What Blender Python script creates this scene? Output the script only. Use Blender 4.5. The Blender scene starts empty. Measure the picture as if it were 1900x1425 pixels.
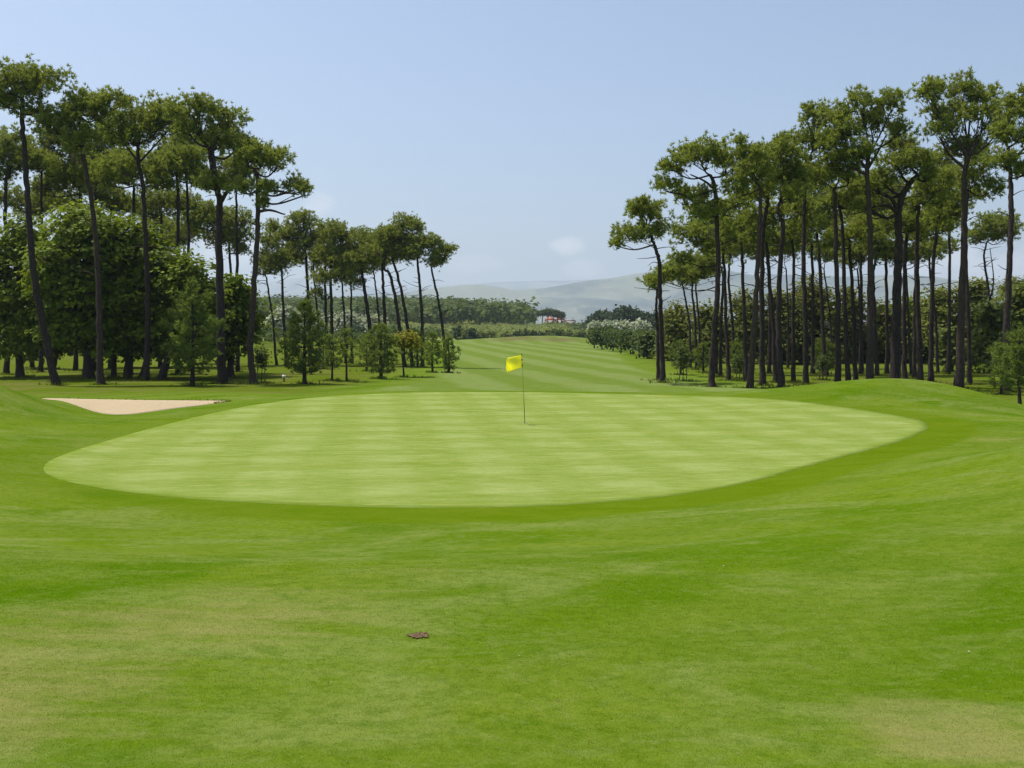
import bpy, math
import numpy as np

scene = bpy.context.scene
COL = scene.collection
R = math.radians
EYE = 2.6          # height of the eye above the middle of the putting green
F = 1900.0         # focal length in photograph pixels
HX, HY = 950.0, 640.0   # principal point / eye level in photograph pixels

# ------------------------------------------------------------------ camera
cam_d = bpy.data.cameras.new("camera")
cam_d.lens = 36.0
cam_d.sensor_width = 36.0
cam_d.shift_y = -72.5 / 1900.0
cam_d.clip_start = 0.1
cam_d.clip_end = 60000
cam = bpy.data.objects.new("camera", cam_d)
cam.location = (0, 0, EYE)
cam.rotation_euler = (R(90), 0, 0)
COL.objects.link(cam)
scene.camera = cam

# ------------------------------------------------------------------ sky, sun, exposure
SUN_EL, SUN_AZ = R(67), R(-64)      # azimuth from +Y (view direction) towards +X
w = bpy.data.worlds.new("World")
scene.world = w
w.use_nodes = True
wn, wl = w.node_tree.nodes, w.node_tree.links
wn.clear()
out = wn.new("ShaderNodeOutputWorld")
bg = wn.new("ShaderNodeBackground")
sky = wn.new("ShaderNodeTexSky")
sky.sky_type = 'NISHITA'
sky.sun_disc = False
sky.sun_elevation = SUN_EL
sky.sun_rotation = SUN_AZ
sky.altitude = 0
sky.air_density = 1.0
sky.dust_density = 3.2
sky.ozone_density = 3.0
bg.inputs[1].default_value = 0.128
# small fair weather clouds low over the horizon
geo = wn.new("ShaderNodeTexCoord")
def wmath(op, a, b=None, c=None):
    n = wn.new("ShaderNodeMath"); n.operation = op
    for i, v in enumerate((a, b, c)):
        if v is None: continue
        if isinstance(v, (int, float)): n.inputs[i].default_value = v
        else: wl.new(v, n.inputs[i])
    return n.outputs[0]
sep = wn.new("ShaderNodeSeparateXYZ")
wl.new(geo.outputs['Generated'], sep.inputs[0])
ymax = wmath('MAXIMUM', sep.outputs[1], 0.05)
tx = wmath('DIVIDE', sep.outputs[0], ymax)
tz = wmath('DIVIDE', sep.outputs[2], ymax)
cmb = wn.new("ShaderNodeCombineXYZ")
wl.new(tx, cmb.inputs[0]); wl.new(wmath('MULTIPLY', tz, 2.0), cmb.inputs[1])
cn = wn.new("ShaderNodeTexNoise"); cn.inputs['Scale'].default_value = 22
cn.inputs['Detail'].default_value = 6; cn.inputs['Roughness'].default_value = 0.55
wl.new(cmb.outputs[0], cn.inputs['Vector'])
cl_total = None
for px, py, rx, ry, st in ((1052, 456, 42, 26, .62), (592, 384, 42, 30, .42), (880, 492, 70, 26, .25), (1085, 498, 55, 22, .28),
                           (1780, 497, 130, 55, .75), (1880, 500, 90, 60, .6), (440, 470, 90, 55, .5), (520, 435, 60, 60, .35),
                           (2300, 480, 200, 60, .6), (-300, 450, 260, 70, .6)):
    dx = wmath('DIVIDE', wmath('SUBTRACT', tx, (px - HX) / F), rx / F)
    dz = wmath('DIVIDE', wmath('SUBTRACT', tz, (HY - py) / F), ry / F)
    r2 = wmath('ADD', wmath('MULTIPLY', dx, dx), wmath('MULTIPLY', dz, dz))
    r2 = wmath('SUBTRACT', wmath('ADD', wmath('MULTIPLY', cn.outputs[0], 2.4), -0.35), r2)
    m = wn.new("ShaderNodeMapRange"); m.interpolation_type = 'SMOOTHSTEP'
    wl.new(r2, m.inputs[0]); m.inputs[1].default_value = 0.0; m.inputs[2].default_value = 1.0
    m.inputs[3].default_value = 0; m.inputs[4].default_value = st*.75
    cl_total = m.outputs[0] if cl_total is None else wmath('MAXIMUM', cl_total, m.outputs[0])
cl_total = wmath('MULTIPLY', cl_total, wmath('GREATER_THAN', sep.outputs[1], 0.1))
mixc = wn.new("ShaderNodeMix"); mixc.data_type = 'RGBA'
wl.new(cl_total, mixc.inputs[0])
wl.new(sky.outputs[0], mixc.inputs[6])
mixc.inputs[7].default_value = (6.6, 6.3, 6.3, 1)
wl.new(mixc.outputs[2], bg.inputs[0])
wl.new(bg.outputs[0], out.inputs[0])

sd = bpy.data.lights.new("sun", 'SUN')
sd.energy = 4.8
sd.angle = R(0.5)
sd.color = (1.0, 0.955, 0.88)
sun = bpy.data.objects.new("sun", sd)
COL.objects.link(sun)
from mathutils import Vector
sv = Vector((math.cos(SUN_EL) * math.sin(SUN_AZ), math.cos(SUN_EL) * math.cos(SUN_AZ), math.sin(SUN_EL)))
sun.rotation_euler = sv.to_track_quat('Z', 'Y').to_euler()
sun.location = (-40, 20, 60)

vs = scene.view_settings
vs.view_transform = 'Standard'
vs.look = 'None'
vs.exposure = 0.38
vs.gamma = 1
vs.use_curve_mapping = False
scene.render.engine = 'CYCLES'
scene.cycles.use_denoising = True
scene.cycles.denoising_input_passes = 'RGB_ALBEDO_NORMAL'
scene.cycles.denoising_prefilter = 'NONE'
scene.cycles.max_bounces = 6
scene.cycles.diffuse_bounces = 3
scene.cycles.glossy_bounces = 2
scene.cycles.transmission_bounces = 3
scene.cycles.volume_bounces = 0
scene.cycles.transparent_max_bounces = 4

# ------------------------------------------------------------------ helpers
def X(px, d): return (px - HX) / F * d
def Z(py, d): return EYE + (HY - py) / F * d

def link(o, parent=None):
    COL.objects.link(o)
    if parent is not None: o.parent = parent
    return o

def mesh_obj(name, verts, faces, mat, parent=None, smooth=False, attrs=None):
    """faces: list of int arrays (n,3) / (n,4)."""
    verts = np.asarray(verts, dtype=np.float32)
    if not isinstance(faces, (list, tuple)): faces = [faces]
    faces = [np.asarray(f, dtype=np.int32) for f in faces if len(f)]
    me = bpy.data.meshes.new(name)
    me.vertices.add(len(verts))
    me.vertices.foreach_set("co", verts.ravel())
    loops = np.concatenate([f.ravel() for f in faces])
    tot = np.concatenate([np.full(len(f), f.shape[1], dtype=np.int32) for f in faces])
    start = np.concatenate(([0], np.cumsum(tot)[:-1])).astype(np.int32)
    me.loops.add(len(loops)); me.loops.foreach_set("vertex_index", loops)
    me.polygons.add(len(tot))
    me.polygons.foreach_set("loop_start", start)
    me.polygons.foreach_set("loop_total", tot)
    if smooth: me.polygons.foreach_set("use_smooth", np.ones(len(tot), dtype=bool))
    for k, v in (attrs or {}).items():
        a = me.attributes.new(k, 'FLOAT', 'POINT')
        a.data.foreach_set("value", np.asarray(v, dtype=np.float32))
    me.update(calc_edges=True)
    me.materials.append(mat)
    return link(bpy.data.objects.new(name, me), parent)

def thing(name, loc, label, cat, group=None):
    o = bpy.data.objects.new(name, None)
    o.empty_display_size = 0.5
    o.location = loc
    tag(o, label, cat, group)
    return link(o)

def tag(o, label, cat, group=None, kind=None):
    if label: o["label"] = label
    if cat: o["category"] = cat
    if group: o["group"] = group
    if kind: o["kind"] = kind
    return o

class MB:
    def __init__(s): s.v = []; s.q = []; s.t = []; s.n = 0
    def add(s, v, q=None, t=None):
        v = np.asarray(v, dtype=np.float64)
        if q is not None and len(q): s.q.append(np.asarray(q) + s.n)
        if t is not None and len(t): s.t.append(np.asarray(t) + s.n)
        s.v.append(v); s.n += len(v)
    def tube(s, pts, rad, sides=8, rng=None, rough=0.0, cap=True):
        pts = np.asarray(pts, float); rad = np.asarray(rad, float); n = len(pts)
        tan = np.gradient(pts, axis=0); tan /= np.linalg.norm(tan, axis=1)[:, None] + 1e-9
        ref = np.where(np.abs(tan[:, 2:3]) > 0.9, np.array([[1.0, 0, 0]]), np.array([[0, 0, 1.0]]))
        u = np.cross(tan, ref); u /= np.linalg.norm(u, axis=1)[:, None] + 1e-9
        for i in range(1, n):       # avoid flips
            if np.dot(u[i], u[i-1]) < 0: u[i] = -u[i]
            u[i] = u[i-1] - tan[i] * np.dot(u[i-1], tan[i]); u[i] /= np.linalg.norm(u[i]) + 1e-9
        vv = np.cross(tan, u)
        a = np.linspace(0, 2*np.pi, sides, endpoint=False)
        rr = rad[:, None] * np.ones((n, sides))
        if rng is not None and rough: rr = rr * (1 + rough * rng.standard_normal((n, sides)))
        P = pts[:, None, :] + rr[..., None] * (np.cos(a)[None, :, None] * u[:, None, :] + np.sin(a)[None, :, None] * vv[:, None, :])
        idx = np.arange(n*sides).reshape(n, sides)
        q = np.stack([idx[:-1], np.roll(idx[:-1], -1, 1), np.roll(idx[1:], -1, 1), idx[1:]], -1).reshape(-1, 4)
        V = P.reshape(-1, 3); t = []
        if cap:
            V = np.vstack([V, pts[:1], pts[-1:]])
            c0, c1 = n*sides, n*sides+1
            t = [(c0, idx[0, (k+1) % sides], idx[0, k]) for k in range(sides)] + [(c1, idx[-1, k], idx[-1, (k+1) % sides]) for k in range(sides)]
        s.add(V, q, t)
    def box(s, lo, hi):
        x0, y0, z0 = lo; x1, y1, z1 = hi
        s.add([(x0,y0,z0),(x1,y0,z0),(x1,y1,z0),(x0,y1,z0),(x0,y0,z1),(x1,y0,z1),(x1,y1,z1),(x0,y1,z1)],
              [(0,3,2,1),(4,5,6,7),(0,1,5,4),(1,2,6,5),(2,3,7,6),(3,0,4,7)])
    def build(s, name, mat, parent=None, smooth=True, org=None):
        V = np.vstack(s.v)
        if org is not None: V = V - np.asarray(org)
        f = []
        if s.q: f.append(np.vstack(s.q))
        if s.t: f.append(np.vstack(s.t))
        return mesh_obj(name, V, f, mat, parent, smooth)

def catmull(pts, per=6):
    p = np.asarray(pts, float)
    if len(p) < 3:
        t = np.linspace(0, 1, per*2)[:, None]
        return p[0]*(1-t) + p[-1]*t
    p = np.vstack([2*p[0]-p[1], p, 2*p[-1]-p[-2]])
    o = []
    for i in range(1, len(p)-2):
        t = np.linspace(0, 1, per, endpoint=False)[:, None]
        a, b, c, e = p[i-1], p[i], p[i+1], p[i+2]
        o.append(0.5*((2*b) + (c-a)*t + (2*a-5*b+4*c-e)*t**2 + (3*b-a-3*c+e)*t**3))
    o.append(p[-2:-1])
    return np.vstack(o)

def norm(v): return v / (np.linalg.norm(v, axis=-1, keepdims=True) + 1e-9)
def sstep(a, b, x):
    t = np.clip((x-a)/(b-a), 0, 1); return t*t*(3-2*t)

# ------------------------------------------------------------------ materials
def new_mat(name):
    m = bpy.data.materials.new(name); m.use_nodes = True
    nt = m.node_tree; nt.nodes.clear()
    o = nt.nodes.new("ShaderNodeOutputMaterial")
    return m, nt, o
class NT:
    def __init__(s, nt): s.nt = nt
    def n(s, t, **k):
        a = s.nt.nodes.new(t)
        for kk, v in k.items(): setattr(a, kk, v)
        return a
    def l(s, a, b): s.nt.links.new(a, b)
    def math(s, op, a, b=None, clamp=False):
        n = s.n("ShaderNodeMath", operation=op, use_clamp=clamp)
        for i, v in enumerate((a, b)):
            if v is None: continue
            if isinstance(v, (int, float)): n.inputs[i].default_value = v
            else: s.l(v, n.inputs[i])
        return n.outputs[0]
    def mix(s, f, a, b):
        n = s.n("ShaderNodeMix", data_type='RGBA')
        for i, v in ((0, f), (6, a), (7, b)):
            if isinstance(v, (int, float)): n.inputs[i].default_value = v
            elif isinstance(v, tuple): n.inputs[i].default_value = (*v, 1)
            else: s.l(v, n.inputs[i])
        return n.outputs[2]
    def noise(s, vec, scale, detail=3, rough=0.5, dist=0.0):
        n = s.n("ShaderNodeTexNoise")
        n.inputs['Scale'].default_value = scale; n.inputs['Detail'].default_value = detail
        n.inputs['Roughness'].default_value = rough; n.inputs['Distortion'].default_value = dist
        if vec is not None: s.l(vec, n.inputs['Vector'])
        return n.outputs[0]
    def ramp(s, v, a, b, lo=0.0, hi=1.0):
        n = s.n("ShaderNodeMapRange", interpolation_type='SMOOTHSTEP')
        s.l(v, n.inputs[0])
        for i, q in enumerate((a, b, lo, hi)): n.inputs[i+1].default_value = q
        return n.outputs[0]
    def attr(s, name):
        n = s.n("ShaderNodeAttribute", attribute_name=name); return n.outputs['Fac']
    def pos(s): return s.n("ShaderNodeNewGeometry").outputs['Position']
    def scale(s, vec, sx, sy, sz, rz=0.0):
        n = s.n("ShaderNodeMapping"); s.l(vec, n.inputs[0])
        n.inputs['Scale'].default_value = (sx, sy, sz); n.inputs['Rotation'].default_value = (0, 0, rz)
        return n.outputs[0]

def foliage_mat(name, dark, light, odd, trans=0.3, rough=0.55, odd_at=0.93):
    m, nt, o = new_mat(name); t = NT(nt)
    tint = t.attr("tint")
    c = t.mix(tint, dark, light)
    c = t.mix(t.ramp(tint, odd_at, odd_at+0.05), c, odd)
    b = t.n("ShaderNodeBsdfPrincipled")
    t.l(c, b.inputs['Base Color']); b.inputs['Roughness'].default_value = rough
    b.inputs['Specular IOR Level'].default_value = 0.06
    tr = t.n("ShaderNodeBsdfTranslucent")
    t.l(t.mix(0.55, c, (light[0]*1.5, light[1]*1.4, light[2]*0.7)), tr.inputs[0])
    mx = t.n("ShaderNodeMixShader"); mx.inputs[0].default_value = trans
    t.l(b.outputs[0], mx.inputs[1]); t.l(tr.outputs[0], mx.inputs[2]); t.l(mx.outputs[0], o.inputs[0])
    return m

def simple_mat(name, col, rough=0.6, noise=None, bump=0.0, col2=None, spec=0.4, stretch=(1, 1, 1)):
    m, nt, o = new_mat(name); t = NT(nt)
    b = t.n("ShaderNodeBsdfPrincipled")
    b.inputs['Roughness'].default_value = rough
    b.inputs['Specular IOR Level'].default_value = spec
    if noise:
        p = t.scale(t.pos(), *stretch)
        nz = t.noise(p, noise, 5, 0.6)
        t.l(t.mix(t.ramp(nz, 0.32, 0.68), col, col2 or tuple(x*0.6 for x in col)), b.inputs['Base Color'])
        if bump:
            bp = t.n("ShaderNodeBump"); bp.inputs['Strength'].default_value = bump; bp.inputs['Distance'].default_value = 0.05
            t.l(nz, bp.inputs['Height']); t.l(bp.outputs[0], b.inputs['Normal'])
    else: b.inputs['Base Color'].default_value = (*col, 1)
    t.l(b.outputs[0], o.inputs[0])
    return m

PINE = foliage_mat("pine_needles", (.074, .118, .021), (.285, .335, .060), (.24, .17, .06), .33)
PINE_FAR = foliage_mat("pine_needles_far", (.078, .120, .026), (.285, .330, .070), (.24, .18, .06), .33)
PINE_YOUNG = foliage_mat("young_pine_needles", (.058, .104, .018), (.200, .262, .052), (.2, .2, .07), .32)
LEAF = foliage_mat("broad_leaves", (.028, .056, .005), (.205, .270, .018), (.32, .35, .025), .30, .6)
LEAF_RUST = foliage_mat("brownish_leaves", (.050, .066, .010), (.170, .190, .034), (.19, .14, .045), .30, .6)
LEAF_PALE = foliage_mat("pale_green_leaves", (.048, .072, .014), (.160, .195, .045), (.23, .25, .07), .3, .6)
LEAF_YELLOW = foliage_mat("yellow_green_leaves", (.10, .12, .008), (.28, .27, .016), (.33, .30, .03), .35, .6)
LEAF_FAR = foliage_mat("far_leaves", (.034, .060, .014), (.100, .135, .032), (.12, .13, .04), .25, .6)
LEAF_DARK = foliage_mat("dark_far_leaves", (.016, .034, .010), (.050, .080, .022), (.08, .09, .03), .2, .6)
SILVER = foliage_mat("silvery_leaves", (.15, .19, .11), (.43, .47, .35), (.58, .60, .50), .25)
OLIVE = foliage_mat("olive_shrub_leaves", (.10, .135, .035), (.225, .265, .080), (.24, .23, .10), .3)
BARK = simple_mat("pine_bark", (.062, .047, .040), .9, 3.0, 1.0, (.020, .015, .014), .15, (6, 6, 1.2))
BARK_WARM = simple_mat("warm_pine_bark", (.080, .058, .045), .9, 3.0, 0.9, (.034, .025, .021), .15, (6, 6, 1.2))
BARK_BROAD = simple_mat("broadleaf_bark", (.05, .042, .032), .9, 4.0, 0.6, (.04, .034, .028), .15, (3, 3, 1))
TWIG = simple_mat("dead_twig", (.11, .09, .075), .9)
STAKE = simple_mat("stake_wood", (.20, .16, .11), .8, 8, .3)
SAND = None

# ------------------------------------------------------------------ terrain
def interp_profile(tab):
    k = np.array(tab, float)
    ys = np.arange(-60, 1200, 0.5)
    v = np.interp(ys, k[:, 0], k[:, 1])
    def sm(v, wd):
        g = np.exp(-0.5*(np.arange(-3*wd, 3*wd+.5, .5)/wd)**2); g /= g.sum()
        return np.convolve(np.pad(v, len(g)//2, mode='edge'), g, 'valid')
    a, b = sm(v, 2.5), sm(v, 12.0)
    t = sstep(60, 120, ys)
    v2 = a*(1-t) + b*t
    return lambda y: np.interp(y, ys, v2)
P_OUT = interp_profile([(-60, -1.2), (-2, -1.55), (3, -1.66), (6, -1.83), (9, -2.03), (12, -2.23), (16, -2.44), (25, -2.47), (44, -2.45), (56, -2.6), (70, -2.72),
                        (85, -2.5), (110, -2.3), (150, -1.6), (220, -.4), (300, 1.25), (335, 1.3), (420, 5.0), (480, 8.0), (600, 10.0), (1200, 16.)])
P_GREEN = interp_profile([(-60, -2.6), (10, -2.6), (16, -2.57), (31, -2.4), (44, -2.02), (60, -1.9), (1200, -1.9)])

GREEN_PX = [(75,878),(85,862),(130,842),(200,820),(260,800),(320,785),(380,770),(440,756),(500,746),(560,739),(640,733),(740,729),(850,727),
 (950,727),(1100,730),(1250,734),(1360,738),(1460,744),(1560,755),(1650,768),(1715,780),(1730,790),(1715,803),(1680,818),(1620,835),
 (1560,850),(1490,872),(1420,895),(1340,912),(1240,927),(1100,937),(950,943),(800,945),(650,942),(500,937),(350,930),(220,918),(130,903),(90,892)]
def on_green(px, py):
    ds = np.arange(10, 60, 0.02)
    f = P_GREEN(ds) + (py - HY)/F*ds
    i = np.argmax(f > 0)
    d = ds[i] if f[i] > 0 else 46.0
    return X(px, d), d
def closed_spline(pts, per=8):
    p = np.asarray(pts, float); n = len(p); o = []
    for i in range(n):
        a, b, c, e = p[i-1], p[i], p[(i+1) % n], p[(i+2) % n]
        t = np.linspace(0, 1, per, endpoint=False)[:, None]
        o.append(0.5*((2*b) + (c-a)*t + (2*a-5*b+4*c-e)*t**2 + (3*b-a-3*c+e)*t**3))
    return np.vstack(o)
_g = np.array([on_green(*q) for q in GREEN_PX])
_g = (np.roll(_g, 1, 0) + 2*_g + np.roll(_g, -1, 0)) / 4       # even out reading errors
GREEN = closed_spline(_g, 6)
BUNKER = closed_spline([(-20.6, 45.7), (-18.4, 46.3), (-16.2, 46.1), (-14.4, 46.1), (-13.2, 46.0), (-12.6, 45.4), (-12.7, 44.0), (-13.0, 42.0), (-13.5, 39.5), (-14.8, 37.8), (-16.8, 39.0), (-18.9, 41.5), (-20.6, 43.8)], 8)
SLIVER = closed_spline([(8.9, 49.2), (10.2, 49.7), (11.6, 49.6), (11.9, 48.9), (10.6, 48.3), (9.3, 48.4)], 8)

def sdist(poly, x, y):
    """signed distance (negative inside), chunked."""
    x = np.asarray(x, float).ravel(); y = np.asarray(y, float).ravel()
    res = np.full(len(x), 60.0)
    lo, hi = poly.min(0)-14, poly.max(0)+14
    sel = np.nonzero((x > lo[0]) & (x < hi[0]) & (y > lo[1]) & (y < hi[1]))[0]
    a = poly; b = np.roll(poly, -1, 0); e = b-a; L = (e**2).sum(1)
    for i in range(0, len(sel), 20000):
        s = sel[i:i+20000]
        px = x[s][:, None]-a[None, :, 0]; py = y[s][:, None]-a[None, :, 1]
        t = np.clip((px*e[:, 0]+py*e[:, 1])/L, 0, 1)
        dd = np.sqrt(((px-t*e[:, 0])**2+(py-t*e[:, 1])**2).min(1))
        yy = y[s][:, None]; xx = x[s][:, None]
        cr = ((a[:, 1] > yy) != (b[:, 1] > yy)) & (xx < e[:, 0]*(yy-a[:, 1])/(np.where(e[:, 1] == 0, 1e-9, e[:, 1]))+a[:, 0])
        ins = cr.sum(1) % 2 == 1
        res[s] = np.where(ins, -dd, dd)
    return res

MOUNDS = [(-19.2, 32.5, 2.7, 4.0, 1.85), (-14.6, 36.8, 1.9, 2.8, -.46), (-12.0, 41.0, 2.2, 2.4, -.14), (16.6, 43.5, 3.9, 3.0, 1.05), (25.5, 45, 3.9, 7, -1.3),
          (12.0, 15.0, 4.0, 3.5, 1.5), (-13, 17, 4.5, 5, .34), (15.5, 26, 3.0, 4.0, .12), (3.5, 282, 14, 9, 1.2), (13, 275, 9, 7, .7)]
rng0 = np.random.default_rng(5)
WAVES = [(rng0.uniform(.02, .09), rng0.uniform(.02, .09), rng0.uniform(0, 6.28), .07) for _ in range(4)] + \
        [(rng0.uniform(.2, .5), rng0.uniform(.2, .5), rng0.uniform(0, 6.28), .022) for _ in range(5)] + \
        [(rng0.uniform(-1.1, 1.1), rng0.uniform(.6, 1.2), rng0.uniform(0, 6.28), .007) for _ in range(5)]
def height(x, y, parts=False):
    """terrain height (world z) with signed distances to the green and the bunker."""
    shp = np.shape(x); x = np.asarray(x, float).ravel(); y = np.asarray(y, float).ravel()
    g = sdist(GREEN, x, y); b = sdist(BUNKER, x, y)
    w_ = 1 - sstep(0.4, 7.5, g)
    base = P_OUT(y) * (1-w_) + P_GREEN(y) * w_
    und = sum(a*np.sin(kx*x+ky*y+p) for kx, ky, p, a in WAVES)
    base = base + und * sstep(0.2, 3.0, g) * np.where(y > 120, .6, 1)
    m = 0
    for cx, cy, sx, sy, a in MOUNDS: m = m + a*np.exp(-.5*(((x-cx)/sx)**2+((y-cy)/sy)**2))
    base = base + m * sstep(-1.5, 2.0, g)
    base = base - 0.62*sstep(0.0, 2.6, -b) 
    # wooded hill on the left, far field
    base = base + 10.0*sstep(470, 760, y)*(1-sstep(-45, 45, x+(y-600)*.12)) - 14*sstep(800, 1200, y)
    z = EYE + base
    if parts: return z, g, b
    return z.reshape(shp)
def gz(x, y): return float(height(np.array([x]), np.array([y]))[0])

# grass material: one material for every mown surface, its own colours from attributes
def grass_mat(name, kind):
    m, nt, o = new_mat(name); t = NT(nt)
    p = t.pos()
    big = t.noise(p, .22, 4, .6, .8)
    mid = t.noise(t.scale(p, 1.0, 1.25, 1, .5), .85, 7, .70, .9)
    streak = t.noise(t.scale(p, .75, 1.3, 1, -.7), .42, 7, .68, 1.0)
    grain = t.noise(p, 9, 4, .7)
    fine = t.noise(p, 26, 4, .7)
    vfine = t.noise(p, 95, 2, .6)
    b = t.n("ShaderNodeBsdfPrincipled")
    b.inputs['Roughness'].default_value = .7
    b.inputs['Specular IOR Level'].default_value = 0.0
    def stripe(ang, period, soft=.5):
        mp = t.scale(p, 1, 1, 1, ang)
        wob = t.noise(p, .25, 2)
        sx = t.n("ShaderNodeSeparateXYZ"); t.l(mp, sx.inputs[0])
        v = t.math('ADD', sx.outputs[0], t.math('MULTIPLY', wob, .5))
        s = t.math('SINE', t.math('MULTIPLY', v, 2*math.pi/period))
        return t.ramp(s, -soft, soft)
    if kind == 'green':
        a = stripe(R(83), 2.3, .6); c = stripe(R(-8), 2.2, .6)
        pat = t.math('ADD', t.math('ADD', t.math('MULTIPLY', a, .30), t.math('MULTIPLY', c, .26)), t.math('MULTIPLY', t.math('MULTIPLY', a, c), .44))
        pat = t.math('ADD', t.math('MULTIPLY', pat, .55), t.math('MULTIPLY', t.ramp(t.noise(t.scale(p, .8, 1.5, 1, .1), 1.3, 7, .72, .6), .3, .7), .52))
        col = t.mix(pat, (.146, .210, .026), (.250, .312, .096))
        col = t.mix(t.math('MULTIPLY', t.ramp(streak, .52, .72), .40), col, (.235, .255, .050))
        col = t.mix(t.math('MULTIPLY', t.ramp(grain, .40, .70), .25), col, (.13, .185, .012))
        col = t.mix(t.math('MULTIPLY', t.ramp(fine, .40, .70), .25), col, (.30, .34, .10))
        col = t.mix(t.math('MULTIPLY', t.math('MULTIPLY', t.attr('edge'), t.ramp(mid, .25, .6)), .75), col, (.125, .195, .010))
        dash = t.noise(t.scale(p, .9, 4.2, 1, .05), 1.6, 4, .65)
        col = t.mix(t.math('MULTIPLY', t.ramp(dash, .52, .68), .45), col, (.30, .335, .115))
        col = t.mix(t.math('MULTIPLY', t.ramp(dash, .47, .32), .35), col, (.135, .195, .016))
        bump = .15
    else:
        fresh = t.mix(t.ramp(big, .35, .65), (.086, .172, .003), (.150, .224, .013))
        silver = t.math('MULTIPLY', t.ramp(streak, .46, .64), .85)
        col = t.mix(silver, fresh, (.205, .262, .058))
        col = t.mix(t.math('MULTIPLY', t.ramp(mid, .50, .72), .60), col, (.165, .232, .036))
        col = t.mix(t.math('MULTIPLY', t.ramp(mid, .47, .30), .65), col, (.060, .150, .001))
        lane = stripe(R(38), 3.4, .35)
        col = t.mix(t.math('MULTIPLY', lane, .16), col, (.215, .255, .055))
        col = t.mix(t.math('MULTIPLY', t.ramp(grain, .42, .66), .48), col, (.068, .138, .002))
        col = t.mix(t.math('MULTIPLY', t.ramp(t.noise(p, 14, 5, .75), .52, .68), .40), col, (.225, .285, .065))
        patch = t.noise(t.scale(p, 1.0, 1.5, 1, -.9), 2.1, 6, .72, .8)
        col = t.mix(t.math('MULTIPLY', t.ramp(patch, .52, .68), .42), col, (.205, .255, .062))
        col = t.mix(t.math('MULTIPLY', t.ramp(patch, .46, .32), .42), col, (.066, .145, .001))
        # dry patches
        dn = t.math('ADD', t.attr("dry"), t.math('MULTIPLY', t.math('SUBTRACT', t.noise(t.scale(p, .6, 1.5, 1, .2), 2.1, 7, .74, .5), .5), 1.5))
        col = t.mix(t.math('MULTIPLY', t.ramp(dn, .32, .95), .72), col, (.285, .272, .092))
        # fairway stripes
        fs = stripe(R(-8.2), 6.4, .6)
        fcol = t.mix(t.math('ADD', t.math('MULTIPLY', fs, .48), t.math('MULTIPLY', t.ramp(mid, .3, .7), .42)), (.128, .200, .022), (.225, .285, .092))
        fcol = t.mix(t.math('MULTIPLY', t.ramp(streak, .48, .7), .45), fcol, (.15, .215, .030))
        col = t.mix(t.attr("fairway"), col, fcol)
        # collar cut round the green
        col = t.mix(t.attr("collar"), col, t.mix(t.ramp(mid, .3, .7), (.098, .174, .003), (.134, .200, .010)))
        # woodland floor: rougher, yellower grass with needle litter
        wf = t.mix(t.ramp(mid, .3, .7), (.084, .142, .004), (.122, .165, .014))
        wf = t.mix(t.math('MULTIPLY', t.ramp(t.noise(t.scale(p, .5, 1.2, 1), .5, 5, .7), .47, .66), .85), wf, (.20, .165, .065))
        col = t.mix(t.attr("wood"), col, wf)
        col = t.mix(t.attr("soil"), col, t.mix(mid, (.19, .13, .07), (.13, .12, .05)))
        far = t.mix(t.ramp(t.noise(p, .02, 4, .6), .4, .6), (.13, .17, .03), (.23, .25, .07))
        col = t.mix(t.attr("far"), col, far)
        col = t.mix(t.math('MULTIPLY', t.ramp(fine, .42, .72), .26 if kind != 'blade' else .12), col, (.075, .115, .003))
        col = t.mix(t.math('MULTIPLY', t.ramp(vfine, .55, .75), .28), col, (.23, .26, .030))
        bump = .45
    col = t.mix(.22 if kind == 'green' else .35, col, (0, 0, 0))
    t.l(col, b.inputs['Base Color'])
    if kind == 'blade':     # thin blades: light passes through them
        up = t.n("ShaderNodeVectorMath", operation='SCALE'); t.l(col, up.inputs[0]); up.inputs['Scale'].default_value = 1.75
        d_ = t.n("ShaderNodeBsdfDiffuse"); t.l(up.outputs[0], d_.inputs[0])
        r_ = t.n("ShaderNodeBsdfTranslucent"); t.l(up.outputs[0], r_.inputs[0])
        mx = t.n("ShaderNodeMixShader"); mx.inputs[0].default_value = .45
        t.l(d_.outputs[0], mx.inputs[1]); t.l(r_.outputs[0], mx.inputs[2]); t.l(mx.outputs[0], o.inputs[0])
        return m
    else:
        bp = t.n("ShaderNodeBump"); bp.inputs['Strength'].default_value = bump; bp.inputs['Distance'].default_value = .02
        t.l(t.math('ADD', fine, vfine), bp.inputs['Height']); t.l(bp.outputs[0], b.inputs['Normal'])
    t.l(b.outputs[0], o.inputs[0])
    return m
GRASS = grass_mat("mown_grass", 'ground')
BLADE = grass_mat("grass_blades", 'blade')
GREEN_M = grass_mat("putting_green_grass", 'green')

DRY = [(-1.75, 7.15, 1.0, .9, .62), (-2.9, 5.2, .95, 1.1, .62), (-2.3, 4.3, .8, .5, .4), (1.95, 4.75, .42, .55, .62), (2.0, 4.3, .5, .3, .5), (-.6, 9.2, 1.6, .7, .35),
       (2.9, 9.5, 1.2, .7, .22), (12.7, 25.8, 1.5, 1.7, .52), (-4.5, 9.4, 1.2, .8, .25), (10.8, 50, 3, 2.0, .5)]
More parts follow.
